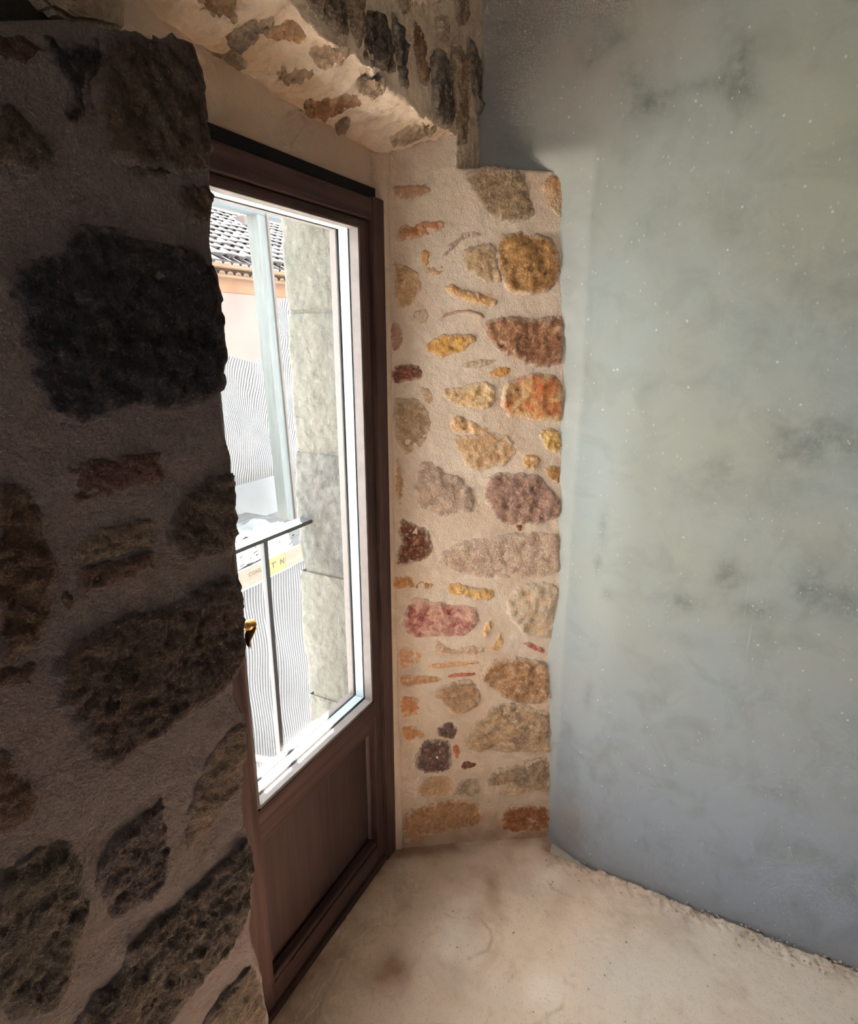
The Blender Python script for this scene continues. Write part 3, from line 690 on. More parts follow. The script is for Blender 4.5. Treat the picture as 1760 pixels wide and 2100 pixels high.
# ================================================================== ARCH OVER THE DOOR
def make_arch():
    xs = np.arange(float(on_y(90, 0, FY)[0]), XR + 0.03, 0.0045)
    nface, nsof = 90, 46
    P = []; A = []
    for X in xs:
        zedge = float(soffit(X, FY)) + 0.020 * float(fbm(np.array([X, 0, 0]), 22, 4, 80, .6))
        if X > 0.105: zedge = LEDGE - 0.06
        col = []
        for v in np.linspace(0, 1, nface): col.append((X, FY, 3.02 + (zedge - 3.02) * v ** 0.55))
        for v in np.linspace(0, 1, nsof)[1:]:
            Y = FY + (0.035 - FY) * v
            z = float(soffit(X, Y)) if X <= 0.105 else zedge
            w = min(1, v * 4); col.append((X, Y, zedge * (1 - w) + z * w))
        P.append(col)
    P = np.array(P); nr, nc = P.shape[:2]; P = P.reshape(-1, 3); q = P.copy()
    isface = np.tile(np.arange(nc) < nface, nr)
    d = h_arch(q)
    P[isface, 1] -= d[isface]
    # underside: rough courses running through the wall, torn mortar ridges
    ds = h_sof(q)
    ms = ~isface
    P[ms, 2] -= ds[ms]
    me = mesh_from('wall_arch', P, grid_faces(nr, nc), True)
    o = tag(obj('wall_arch', me, M_arch), 'rough stone arch in torn pale mortar above the glazed door', 'wall', kind='structure')
    return o
ARCH = make_arch()
AM = alb(186, 168, 148)
def br(c): return None if c is None else (c[0] * 1.6, c[1] * 1.42, c[2] * 1.25)
AS = [
 ([(600,-40),(700,-40),(716,68),(692,78),(655,38)], (.16,.125,.10), (.10,.08,.068), (.30,.23,.17), .014),
 ([(745,28),(790,24),(800,100),(808,158),(772,140),(746,112)], (.10,.085,.075), (.06,.052,.05), (.17,.13,.10), .016),
 ([(708,-40),(744,-40),(742,105),(724,88)], (.20,.155,.115), (.14,.11,.085), None, .010),
 ([(797,20),(820,45),(832,150),(838,186),(814,168)], (.085,.075,.072), (.055,.05,.05), None, .012),
 ([(846,40),(870,58),(872,110),(882,150),(872,182),(856,160)], (.22,.14,.09), (.16,.10,.07), None, .010),
 ([(886,100),(906,112),(926,180),(932,240),(916,266),(892,240),(886,170)], (.13,.115,.105), (.09,.08,.075), (.19,.16,.13), .014),
 ([(922,100),(954,95),(958,180),(962,250),(956,296),(938,272),(928,180)], (.27,.20,.14), (.21,.155,.11), None, .010),
 ([(956,60),(984,130),(992,236),(986,250),(966,160)], (.12,.10,.09), (.08,.07,.065), None, .010),
 ([(893,26),(926,36),(920,92),(890,80)], (.40,.34,.28), None, None, .007),
 ([(820,-40),(850,-40),(846,30),(824,22)], (.30,.24,.18), None, None, .008),
 ([(930,-30),(958,-30),(962,40),(938,60)], (.24,.19,.15), None, None, .008),
]
for i, (pl, a, b, c, pr) in enumerate(AS):
    stone([on_y(x, y, FY) for x, y in pl], FFRAME, stone_mat(br(a), br(b), br(c), AM, 200 + i, 1.2, .3), ARCH, proud=pr * .4 + .006, rough=.004 + pr * .4, jag=.008, smooth_it=1, warp=ride_a)
SS = [
 ([(405,-30),(500,-30),(486,18),(440,28),(412,12)], alb(182,146,112), None, .020),
 ([(462,78),(478,50),(520,38),(566,34),(560,66),(520,80),(485,90)], alb(176,154,132), alb(140,124,110), .022),
 ([(538,66),(590,52),(640,58),(612,84),(562,84)], alb(204,158,118), None, .018),
 ([(618,202),(690,186),(744,194),(704,216),(660,232),(630,226)], alb(190,140,104), alb(160,112,84), .020),
 ([(738,160),(800,162),(790,186),(746,192)], alb(190,164,136), alb(160,138,116), .018),
 ([(400,98),(450,92),(505,112),(512,132),(440,116)], alb(170,146,122), alb(150,128,108), .016),
 ([(688,246),(720,236),(716,256),(696,264)], alb(166,142,120), None, .014),
 ([(620,100),(690,86),(716,106),(660,122)], alb(196,164,134), None, .018),
 ([(800,268),(870,256),(900,268),(850,284),(806,286)], alb(186,162,136), alb(160,136,112), .016),
 ([(560,140),(640,132),(650,150),(580,160)], alb(200,170,138), None, .016),
]
SOF = ((0, -0.08, 2.05), (1, 0, 0), (0, -1, 0), (0, 0, -1))
def warp_s(P):
    P = P.copy(); z = soffit(P[:, 0], P[:, 1]); q = P.copy(); q[:, 2] = z; P[:, 2] += z - 2.05 - h_sof(q); return P
for i, (pl, a, b, pr) in enumerate(SS):
    stone([on_soffit(x, y) for x, y in pl], SOF, stone_mat(a, b, None, alb(206, 182, 156), 230 + i, 1.2, .3), ARCH, proud=pr * .35 + .004, rough=.010, jag=.012, warp=warp_s, sink=0.004)
# springing stone left of the arch, over the pillar
def springer():
    pl = [(52,-60,.005),(262,-60,.11),(258,30,.11),(256,66,.11),(215,54,.07),(165,46,.03),(120,20,.01)]
    pts = [on_y(x, y, FY + dy) for x, y, dy in pl]
    n = len(pts); V = [tuple(p) for p in pts] + [(p[0], p[1] + 0.03, p[2]) for p in pts]
    V = [(v[0], v[1], v[2]) for v in V]
    F = [tuple(range(n))] + [tuple(range(2 * n - 1, n - 1, -1))] + [(i, i + n, (i + 1) % n + n, (i + 1) % n) for i in range(n)]
    me = mesh_from('springer', V, F, False)
    import bmesh
    bm = bmesh.new(); bm.from_mesh(me); bmesh.ops.recalc_face_normals(bm, faces=bm.faces)
    bmesh.ops.bevel(bm, geom=bm.edges[:], offset=.006, segments=2, affect='EDGES'); bmesh.ops.triangulate(bm, faces=bm.faces[:])
    bmesh.ops.subdivide_edges(bm, edges=bm.edges[:], cuts=3, use_grid_fill=True)
    for v in bm.verts: v.co += Vector((0, -1, 0)) * 0.008 * float(fbm(np.array(v.co[:]) * np.array([1, 1, .4]), 24, 4, 90))
    bm.to_mesh(me); bm.free()
    a = me.attributes.new('edge', 'FLOAT', 'POINT'); a.data.foreach_set('value', np.ones(len(me.vertices), np.float32))
    obj('stone', me, stone_mat(alb(205, 184, 160), alb(180, 158, 134), alb(216, 196, 168), AM, 250, 1.0, .3), ARCH)
springer()
# wall core behind the pillar, the arch and above, closing the outer wall
CORE = tag(empty('wall_core', (0, 0, 0)), 'rubble core of the outer wall behind the left pillar', 'wall', kind='structure')
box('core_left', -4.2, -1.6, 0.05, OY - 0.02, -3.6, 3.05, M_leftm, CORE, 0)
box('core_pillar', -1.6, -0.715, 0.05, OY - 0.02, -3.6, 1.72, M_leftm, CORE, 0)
box('core_back', -1.6, -0.68, 0.235, OY - 0.02, 1.72, 3.05, M_black, CORE, 0)  # painted black for the deep shade of the hollow over the pillar
box('core_side', -0.70, -0.682, 0.02, 0.235, 1.95, 3.0, M_black, CORE, 0)  # black liner, same painted shade at the side of the hollow
box('core_above', -0.68, 1.2, 0.05, OY - 0.02, 2.0, 3.05, M_leftm, CORE, 0)
box('core_right', 0.02, 1.2, 0.10, OY - 0.02, -3.6, 2.0, M_leftm, CORE, 0)
box('core_below', -0.68, 0.02, 0.06, OY - 0.02, -3.6, -0.06, M_leftm, CORE, 0)

# plaster infill between the door head and the arch
def tympanum():
    xs = np.arange(-0.705, 0.03, 0.008); zs = np.arange(1.928, 2.13, 0.006)
    X, Z = np.meshgrid(xs, zs); P = np.stack([X.ravel(), np.full(X.size, 0.012), Z.ravel()], 1)
    P[:, 1] -= 0.004 * fbm(P, 8, 4, 95) + 0.0015 * fbm(P, 40, 3, 96)
    low = P[:, 2] < 1.938
    P[low, 2] = 1.938 + 0.005 * fbm(P[low], 20, 3, 97) - 0.008 * sstep(-0.5, 0, P[low, 0])
    me = mesh_from('wall_tympanum', P, grid_faces(*X.shape), True)
    return tag(obj('wall_tympanum', me, M_tymp), 'smooth plaster infill between the door head and the stone arch', 'wall', kind='structure')
tympanum()

# ================================================================== DOOR
DOOR = tag(empty('door_1', (-0.33, 0.0, 0.0)), 'brown glazed door with one tall pane over a solid lower panel', 'door', kind='structure')
DX = -0.33
def dbox(name, x0, x1, y0, y1, z0, z1, mat, bev=0.002, parent=None):
    o = box(name, x0 - DX, x1 - DX, y0, y1, z0, z1, mat, None, bev)
    o.parent = parent or DOOR
    return o
ZT, ZG0, ZG1 = 1.922, 0.602, 1.852
dbox('frame_post', -0.047, 0.004, -0.012, 0.06, 0, ZT, M_frame)
dbox('frame_post', -0.70, -0.652, -0.012, 0.06, 0, ZT, M_frame)
dbox('frame_head', -0.652, -0.0475, -0.010, 0.06, 1.872, ZT - .004, M_frame_h)
dbox('frame_gap', -0.70, 0.0, 0.004, 0.05, ZT - .01, ZT + 0.024, M_black, 0)
dbox('frame_sill', -0.652, -0.047, -0.008, 0.09, 0, 0.022, M_frame_h)
SX0, SX1 = -0.648, -0.0475       # sash
GX0, GX1 = -0.555, -0.084        # glass opening
dbox('sash_stile', GX1, SX1, 0.0, 0.024, 0.024, 1.870, M_frame)
dbox('sash_stile', GX1 + .004, SX1, 0.024, 0.082, 0.024, 1.870, M_frame)
dbox('sash_stile', SX0, GX0, 0.0, 0.024, 0.024, 1.870, M_frame)
dbox('sash_stile', SX0, GX0 - .004, 0.024, 0.082, 0.024, 1.870, M_frame)
dbox('sash_top_rail', GX0, GX1, 0.0, 0.024, ZG1, 1.870, M_frame_h)
dbox('sash_top_rail', GX0, GX1, 0.024, 0.082, ZG1 + .004, 1.870, M_frame_h)
dbox('sash_middle_rail', GX0, GX1, 0.0, 0.024, 0.508, ZG0 - .004, M_frame_h)
dbox('sash_middle_rail', GX0, GX1, 0.024, 0.082, 0.508, ZG0 - .006, M_frame_h)
dbox('sash_bottom_rail', GX0, GX1, 0.0, 0.082, 0.024, 0.086, M_frame_h, .004)
dbox('rail_bead', GX0, GX1, 0.004, 0.030, 0.086, 0.102, M_frame_h, .005)
dbox('lower_panel', GX0, GX1, 0.034, 0.050, 0.086, 0.510, M_panel, .001)
# sloped inner glazing beads, thin; their lit look is put into a paler colour
bd = 0.008
for nm, a in (('glazing_bead', (GX1 - bd, GX1, .001, .026, ZG0, ZG1)), ('glazing_bead', (GX0, GX0 + bd, .001, .026, ZG0, ZG1)),
              ('glazing_bead', (GX0 + bd, GX1 - bd, .001, .026, ZG1 - .003, ZG1)), ('glazing_bead', (GX0 + bd, GX1 - bd, .001, .026, ZG0 - .004, ZG0 + bd - .004))):
    dbox(nm, *a, M_bead, .0015)
for a in ((GX1 - bd + .002, GX1 + .004, .032, .058, ZG0, ZG1), (GX0 - .004, GX0 + bd - .002, .032, .058, ZG0, ZG1), (GX0 + bd, GX1 - bd, .032, .058, ZG1 - .001, ZG1 + .004), (GX0 + bd, GX1 - bd, .032, .058, ZG0 - .006, ZG0 + bd - .002)):
    dbox('spacer_bar', *a, M_alu, 0)
for a in ((GX1 - bd, GX1, .0262, .0275, ZG0, ZG1), (GX1 - bd, GX1, .0625, .0645, ZG0, ZG1), (GX0, GX1, .0625, .0645, ZG0, ZG0 + bd - .002), (GX0, GX1, .0625, .0645, ZG1 - .002, ZG1)):
    dbox('rubber_seal', *a, M_seal, 0)
for a in ((GX1 - bd, GX1 + .004, .065, .083, ZG0, ZG1), (GX0 - .004, GX0 + bd, .065, .083, ZG0, ZG1), (GX0 + bd, GX1 - bd, .065, .083, ZG1 - .001, ZG1 + .004), (GX0 + bd, GX1 - bd, .065, .083, ZG0 - .006, ZG0 + bd - .002)):
    dbox('outer_bead', *a, M_bead, .0015)
dbox('glass_pane', GX0 + .001, GX1 - .001, .028, .031, ZG0 + .001, ZG1 - .001, M_glass, 0)
dbox('glass_pane', GX0 + .001, GX1 - .001, .059, .062, ZG0 + .001, ZG1 - .001, M_glass, 0)
# brass lever handle on the far stile
def handle():
    hp = on_y(512, 1318, -0.045); hz = hp[2] + 0.045
    pl = dbox('handle_plate', -0.62, -0.59, -0.006, 0.0, hz - .11, hz + .07, M_brass, .003)
    n, m = 14, 12; V = []
    path = [(-0.605, 0.0), (-0.605, -0.03), (-0.603, -0.046), (-0.590, -0.052), (-0.57, -0.053), (hp[0] - .012, -0.052), (hp[0] - .004, -0.048), (hp[0], -0.046)]
    for k, (x, y) in enumerate(path):
        rz = (.009, .009, .010, .011, .013, .016, .014, .002)[k]; ry = (.009, .009, .009, .007, .006, .006, .005, .001)[k]
        for j in range(m):
            a = 2 * math.pi * j / m
            drop = (0, 0, 0, -.002, -.008, -.030, -.042, -.052)[k]
            if k < 2: V.append((x - DX + ry * math.cos(a), y, hz + rz * math.sin(a)))
            else: V.append((x - DX, y + ry * math.cos(a), hz + drop + rz * math.sin(a)))
    F = [(k * m + j, k * m + (j + 1) % m, (k + 1) * m + (j + 1) % m, (k + 1) * m + j) for k in range(len(path) - 1) for j in range(m)]
    o = obj('lever', mesh_from('lever', V, F), M_brass, pl)
handle()

# ================================================================== OUTSIDE: dressed stone reveal, railing, scaffold, house
def ext_stone_mat(name, a, b, c, pit=0.5):
    m = NT(name); n1 = m.noise(12, 6, .65); n2 = m.noise(60, 6, .7, None, .5); n3 = m.noise(28, 5, .7, m.coord(off=(3, 3, 3)))
    col = m.mix(m.ramp(n1, .38, .64), a, b)
    col = m.mix(m.ramp(n3, .5, .7, 0, .8), col, c)
    col = m.mix(m.ramp(n2, .56, .66, 0, pit), col, mul(a, .35))
    m.bump(m.math('ADD', n2, n1), 0.9, .008); return m.done(col, .95)
M_quoin = ext_stone_mat('weathered_limestone', ex((.30,.29,.25)), ex((.25,.25,.215)), ex((.36,.345,.29)))
M_quoin_d = ext_stone_mat('lichen_limestone', ex((.27,.26,.235)), ex((.18,.18,.17)), ex((.33,.32,.28)), .8)
M_cream = plain_mat('cream_render', ex((.40, .36, .28)), .95, .05, 20)
REV = -0.02
OUT = tag(empty('wall_outside', (0.1, 0.2, 0)), 'pale weathered stone door surround seen through the glass', 'wall', kind='structure')
def obox(name, x0, x1, y0, y1, z0, z1, mat, bev):
    o = box(name, x0 - .1, x1 - .1, y0 - .2, y1 - .2, z0, z1, mat, None, bev); o.parent = OUT; return o
obox('cream_band', REV, .05, .080, .125, -.1, 2.05, M_cream, .002)
obox('joint_mortar', REV + .007, .3, .12, .280, -.1, 2.05, M_quoin, .002)
def quoin(ypx0, ypx1, edge, mat, seed):
    """edge: list of (px,py) for the ragged street-side arris on the reveal plane"""
    z1 = on_x(640, ypx0, REV)[2]; z0 = on_x(640, ypx1, REV)[2]
    e = [on_x(x, y, REV) for x, y in edge]; ez = [p[2] for p in e][::-1]; ey = [p[1] for p in e][::-1]
    zs = np.arange(z0 + .002, z1 - .001, .008); V = []
    prof = [(0, .120)] + [(0, t) for t in np.linspace(.13, 1, 26)] + [(1, t) for t in np.linspace(0.06, 1, 8)]
    for z in zs:
        ye = float(np.interp(z, ez, ey))
        rim = min(z - z0, z1 - z); rd = max(0, .010 - rim) * .8
        for kind, t in prof:
            if kind == 0:
                y = .118 + (ye - .118) * t if t > .12 else .118
                V.append((REV + rd, y, z))
            else: V.append((REV + rd + .40 * t, ye, z))
    V = np.array(V); d = .006 * fbm(V, 18, 4, seed, .6) + .0035 * fbm(V, 60, 3, seed + 2, .65)
    nf = len(prof); face = np.tile(np.array([p[0] == 0 for p in prof]), len(zs))
    V[face, 0] -= d[face] * np.clip((V[face, 1] - .118) / .02, 0, 1); V[:, 1] += .006 * fbm(V, 30, 4, seed + 5, .6) * np.clip((V[:, 1] - .2) / .05, 0, 1)
    o = obj('stone_block', mesh_from('quoin', V - np.array([.1, .2, 0]), grid_faces(len(zs), nf, True)), mat, OUT)
quoin(380, 636, [(576,380),(577,455),(582,540),(590,636)], M_quoin, 300)
quoin(638, 926, [(590,636),(593,700),(598,800),(602,860),(610,910),(605,926)], M_quoin, 310)
quoin(928, 1168, [(605,926),(607,1000),(612,1060),(614,1110),(622,1150),(626,1168)], M_quoin_d, 320)
quoin(1170, 1420, [(618,1170),(617,1220),(622,1300),(630,1360),(634,1420)], M_quoin, 330)
quoin(1422, 1800, [(634,1420),(636,1460),(642,1530),(648,1620),(650,1800)], M_quoin, 340)
M_quo2 = M_quoin
obox('stone_block', -1.2, -0.70, .085, OY, -.1, 2.0, M_quo2, .01)
obox('stone_block', -1.2, 1.3, .085, OY + .01, 1.99, 2.3, M_quo2, .01)
obox('stone_sill', -0.70, REV, .083, OY + .03, -.12, -.02, M_quo2, .01)

# railing across the opening
M_rail = plain_mat('grey_painted_steel', ex((.16, .165, .18)), .45, .08, 30)
RY = 0.262
rp = on_y(550, 1098, RY)
RAIL = tag(empty('balcony_railing', (-0.36, RY, 0.1)), 'grey steel guard railing with thin upright bars outside the glass', 'railing')
def rbox(name, x0, x1, y0, y1, z0, z1, bev=.002):
    o = box(name, x0 + .36, x1 + .36, y0 - RY, y1 - RY, z0 - .1, z1 - .1, M_rail, None, bev); o.parent = RAIL; return o
rz = float(rp[2])
rbox('top_rail', -0.72, REV + .02, RY - .022, RY + .022, rz - .006, rz + .006)
rbox('bottom_rail', -0.72, REV + .02, RY - .012, RY + .012, .10, .115)
b1 = on_y(560, 1350, RY)[0]; b2 = on_y(503, 1430, RY)[0]; gap = b1 - b2
for k in range(0, 5):
    x = b1 - gap * k
    if -.70 < x < REV - .03: rbox('baluster', x - .008, x + .008, RY - .008, RY + .008, .115, rz - .005)

# scaffold in the street
M_timb = wood_mat('grey_green_timber', ex((.135, .15, .146)), 2, .8, .85)
M_timb2 = wood_mat('grey_blue_timber', ex((.10, .12, .13)), 0, .8, .85)
M_plank = wood_mat('raw_scaffold_plank', ex((.21, .165, .125)), 0, .85, .85)
M_deckw = wood_mat('grey_deck_board', ex((.10, .10, .102)), 0, .9, .8)
M_yel = plain_mat('yellow_painted_board', ex((.30, .185, .055)), .7, .06, 10)
M_ink = plain_mat('faded_black_print', ex((.05, .035, .025)), .8)
M_ink2 = plain_mat('faded_brown_print', ex((.13, .09, .065)), .8)
M_sheet = plain_mat('pale_sheet_metal', ex((.16, .17, .175)), .6, .07, 6)
M_paper = plain_mat('white_tarpaulin', ex((.26, .26, .26)), .8, .05, 10)
BY = 2.5
bt = on_y(553, 1146, BY); bb = on_y(553, 1182, BY); zt_, zb_ = float(bt[2]), float(bb[2])
TOE = tag(empty('scaffold_board', (float(bt[0]), BY, zb_)), 'raw timber scaffold edge board with a yellow lettered section', 'board')
def tbox(name, x0, x1, y0, y1, z0, z1, mat, bev=.003):
    o = box(name, x0 - TOE.location.x, x1 - TOE.location.x, y0 - BY, y1 - BY, z0 - zb_, z1 - zb_, mat, None, bev); o.parent = TOE; return o
xa = float(on_y(552, 1164, BY)[0]); xb = float(on_y(585, 1150, BY)[0]); xl = float(on_y(400, 1200, BY)[0]); xr = float(on_y(700, 1110, BY)[0])
tbox('plank', xl, xa - .003, BY, BY + .03, zb_, zt_, M_plank); tbox('plank', xb + .003, xr, BY, BY + .03, zb_, zt_, M_plank)
tbox('yellow_plank', xa, xb, BY - .002, BY + .03, zb_, zt_, M_yel)
def text(s, x0, z0, h, Y, mat, parent, name='lettering'):
    cu = bpy.data.curves.new('lettering', 'FONT'); cu.body = s; cu.size = h * 1.4; cu.extrude = .001
    t = bpy.data.objects.new('tmp', cu); COL.objects.link(t); bpy.context.view_layer.update()
    me = bpy.data.meshes.new_from_object(t.evaluated_get(bpy.context.evaluated_depsgraph_get())); bpy.data.objects.remove(t)
    me.transform(Matrix.Translation((x0, Y, z0)) @ Matrix.Rotation(math.pi / 2, 4, 'X'))
    me.transform(Matrix.Translation(-parent.location))
    return obj(name, me, mat, parent)
bh = zt_ - zb_
xt = xa + (xb - xa) * .14
for ch_, fx in (('T', .14), ("'", .36), ('N', .66)): text(ch_, xa + (xb - xa) * fx, zb_ + bh * .38, bh * .34, BY - .0035, M_ink, TOE, 'letter')
xs_ = float(on_y(511, 1190, BY)[0]); xe_ = float(on_y(540, 1178, BY)[0])
for k, ch_ in enumerate('CONS'): text(ch_, xs_ + (xe_ - xs_) * k / 4, zb_ + bh * .52, bh * .22, BY - .0015, M_ink2, TOE, 'letter')
# deck behind the edge board
DECK = tag(empty('scaffold_deck', (float(bt[0]), BY + .5, zt_ - .05)), 'grey scaffold deck strewn with a white sheet and debris', 'platform')
for k in range(6):
    o = box('deck_board', xl - float(bt[0]), xr - float(bt[0]), -.46 + k * .2, -.46 + k * .2 + .192, 0, .035, M_deckw, None, .004); o.parent = DECK
def cloth(name, poly, z, mat, parent_loc, label, cat, seed, amp=.02, n=26):
    P = [on_z(x, y, z) for x, y in poly]; a, b, c, d = P; V = []
    for i in range(n):
        for j in range(n):
            s, t = i / (n - 1), j / (n - 1); V.append((a * (1 - s) + b * s) * (1 - t) + (d * (1 - s) + c * s) * t)
    V = np.array(V); V[:, 2] += .006 + amp * np.abs(fbm(V, 7, 4, seed)) * 2
    V[:, 0] += .03 * fbm(V, 5, 3, seed + 3)
    me = mesh_from(name, V, grid_faces(n, n), True)
    o = obj(name, me, mat); tag(o, label, cat)
    md = o.modifiers.new('thick', 'SOLIDIFY'); md.thickness = .004
    return o
zd = zt_ - .015
cloth('plastic_sheet', [(488,1172),(540,1146),(540,1112),(484,1138)], zd, M_paper, None, 'white crumpled sheet on the scaffold deck behind the edge board', 'sheet', 400, .012)
cloth('tarpaulin', [(480,1118),(560,1100),(578,1076),(484,1078)], zd, M_sheet, None, 'grey crumpled tarpaulin heap at the back of the scaffold deck', 'tarpaulin', 410, .05)
for k in range(14):
    px, py = random.uniform(492, 538), random.uniform(1122, 1168)
    if k > 9: px, py = random.uniform(560, 605), random.uniform(1095, 1125)
    p = on_z(px, py, zd + .02); L = random.uniform(.03, .09)
    o = beam('debris_scrap', (0, 0, 0), (L * random.uniform(.5, 1), L * random.uniform(-.6, .6), .004), .012, .008, M_ink, None, bev=.001); o.location = (p[0], p[1], p[2] + .008)
    tag(o, 'small dark scrap lying on the white crumpled sheet' if k <= 9 else 'small dark scrap lying on bare grey deck boards near the stone surround', 'debris', 'scraps on the white sheet' if k <= 9 else 'scraps on the deck boards')
# leaning post, head beam, rear panel
PY = 3.5
SC = tag(empty('timber_scaffold', tuple(on_y(575, 1060, PY + .05))), 'weathered grey-green timber scaffold frame with leaning post', 'scaffold')
def sbeam(name, a, b, w, d, mat, side=(0, 1, 0)):
    o = beam(name, Vector(a) - SC.location, Vector(b) - SC.location, w, d, mat, SC, side); return o
pt = on_y(524, 436, PY); pb = on_y(588, 1066, PY)
pw = float(np.linalg.norm(on_y(509, 470, PY) - on_y(536, 470, PY)))
_lean = Vector(pt) - Vector(pb)
sbeam('post', pb, pt, pw * .62, pw * .75, M_timb, (0, 1, 0))
M_pink = wood_mat('pinkish_raw_timber', ex((.115, .10, .092)), 2, .85, .9)
_off = Vector((pw * .31 + .012, 0, 0))
sbeam('post_batten', Vector(pb) + _off + Vector((0, -.02, 0)), Vector(pt) + _off + Vector((0, -.02, 0)), .03, pw * .75, M_pink, (0, 1, 0))
ha = on_y(400, 416, PY); hb = on_y(700, 470, PY)
hz_ = float(on_y(520, 434, PY)[2])
sbeam('head_beam', (ha[0], PY, hz_), (hb[0] + .6, PY, hz_), .15, .06, M_timb2, (0, 0, 1))
gp = [on_y(484, 972, PY + .3), on_y(606, 985, PY + .3), on_y(606, 1060, PY + .3), on_y(484, 1052, PY + .3)]
zg1 = float((gp[0][2] + gp[1][2]) / 2); zg0 = float((gp[2][2] + gp[3][2]) / 2)
PAN = tag(box('sheet_panel', float(on_y(440, 1000, PY + .3)[0]), float(gp[1][0]) - .08, PY + .3, PY + .33, zg0, zg1, M_sheet, None, .004), 'pale grey sheet panel behind the scaffold post', 'panel')
PAN2 = tag(box('dark_panel', float(on_y(592, 1000, PY + .32)[0]), float(on_y(640, 1000, PY + .32)[0]), PY + .34, PY + .37, zg0, zg1 - .05, plain_mat('dark_grey_sheet', ex((.10, .10, .093)), .7), None, .004), 'narrow dark grey panel between the post and the stone surround', 'panel')

# white safety net: fine vertical weave, sagging top edge
def net_mat():
    m = NT('white_ribbed_net')
    u = m.attr('u'); st = m.math('SINE', m.math('MULTIPLY', u, 2 * math.pi / .030))
    fac = m.ramp(st, 0.1, 0.6)
    c = m.mix(fac, ex((.20, .20, .20)), ex((.045, .047, .052)))
    out = [n for n in m.t.nodes if n.type == 'OUTPUT_MATERIAL'][0]
    m.done(c, .8)
    tr = m.n('ShaderNodeBsdfTranslucent'); m.link(c, tr.inputs[0]); mx = m.n('ShaderNodeMixShader'); mx.inputs[0].default_value = .12
    m.link(m.b.outputs[0], mx.inputs[1]); m.link(tr.outputs[0], mx.inputs[2]); m.link(mx.outputs[0], out.inputs[0])
    return m.m
M_net = net_mat()
def net(name, top, bottom, Y, label, seed, amp):
    T = [on_y(x, y, Y) for x, y in top]; B = [on_y(x, y, Y) for x, y in bottom]
    x0 = min(p[0] for p in T + B); x1 = max(p[0] for p in T + B)
    xs = np.linspace(x0, x1, 140); n = 70; V = []
    tx, tz = [p[0] for p in T], [p[2] for p in T]; bx, bz = [p[0] for p in B], [p[2] for p in B]
    for i in range(n):
        s = i / (n - 1)
        for x in xs:
            zt = np.interp(x, tx, tz); zb = np.interp(x, bx, bz); V.append((x, Y, zb + (zt - zb) * s))
    V = np.array(V); uu = V[:, 0].copy()
    q = V * np.array([1, 1, 1.0]); dg = (V[:, 2] + .8 * V[:, 0])
    V[:, 1] += amp * np.sin(dg * 7 + 2 * fbm(q, 1.5, 3, seed)) + amp * fbm(q, 3, 3, seed + 1)
    V[:, 0] += amp * .4 * fbm(q, 2.5, 3, seed + 2)
    me = mesh_from(name, V, grid_faces(n, len(xs)), True, {'u': uu})
    return tag(obj(name, me, M_net), label, 'net')
net('safety_net', [(420,715),(462,728),(515,745),(530,735),(545,712),(560,680),(583,620),(620,560),(680,500)], [(420,985),(484,1060),(606,1072),(680,1080)], PY + .55, 'white ribbed net sagging between the scaffold post and the house', 500, .05)
net('safety_net', [(380,1262),(495,1216),(612,1153),(720,1110)], [(380,1900),(515,1900),(620,1900),(720,1900)], BY + .06, 'white ribbed net hanging straight below the lettered scaffold board', 510, .012)
la, lb = on_y(490, 1547, BY - .15), on_y(640, 1574, BY - .15)
LEDG = beam('scaffold_ledger', Vector(la), Vector(lb), .05, .05, plain_mat('white_tube', ex((.2, .2, .2)), .5), None, (0, 0, 1)); tag(LEDG, 'pale scaffold rail crossing low in front of the hanging net', 'rail')

# ---- house across the street
HY = 8.5
hx0 = float(on_y(380, 560, HY)[0]); hx1 = float(on_y(760, 620, HY)[0])
ze = float(on_y(512, 543, HY)[2])           # eaves
zc1 = float(on_y(512, 575, HY)[2]); zp = float(on_y(512, 605, HY)[2])
HOUSE = tag(empty('house', ((hx0 + hx1) / 2, HY + 3, -3.5)), 'ochre house across the street with clay tile roof and tiled eaves', 'house')
HL = HOUSE.location
def hbox(name, x0, x1, y0, y1, z0, z1, mat, bev=0):
    o = box(name, x0 - HL.x, x1 - HL.x, y0 - HL.y, y1 - HL.y, z0 - HL.z, z1 - HL.z, mat, None, bev); o.parent = HOUSE; return o
M_ochre = mortar_mat('ochre_stone_wall', alb(214, 168, 134, .135), alb(200, 148, 112, .135), alb(220, 186, 158, .135), .3)
M_pinkw = mortar_mat('pinkish_render', alb(206, 188, 178, .125), alb(198, 176, 168, .125), alb(190, 184, 180, .125), .3)
M_tile = ext_stone_mat('clay_roof_tile', ex((.062,.054,.053)), ex((.045,.040,.040)), ex((.085,.076,.074)), .5)
M_tilep = plain_mat('pale_tile_end', ex((.50, .43, .40)), .9, .1, 4); M_tiled = plain_mat('brown_tile_end', ex((.22, .155, .11)), .9, .12, 4)
hbox('upper_wall', hx0, hx1, HY, HY + 6, zp, ze - .02, M_ochre)
hbox('lower_wall', hx0, hx1, HY - .02, HY + 6, -3.5, zp, M_pinkw)
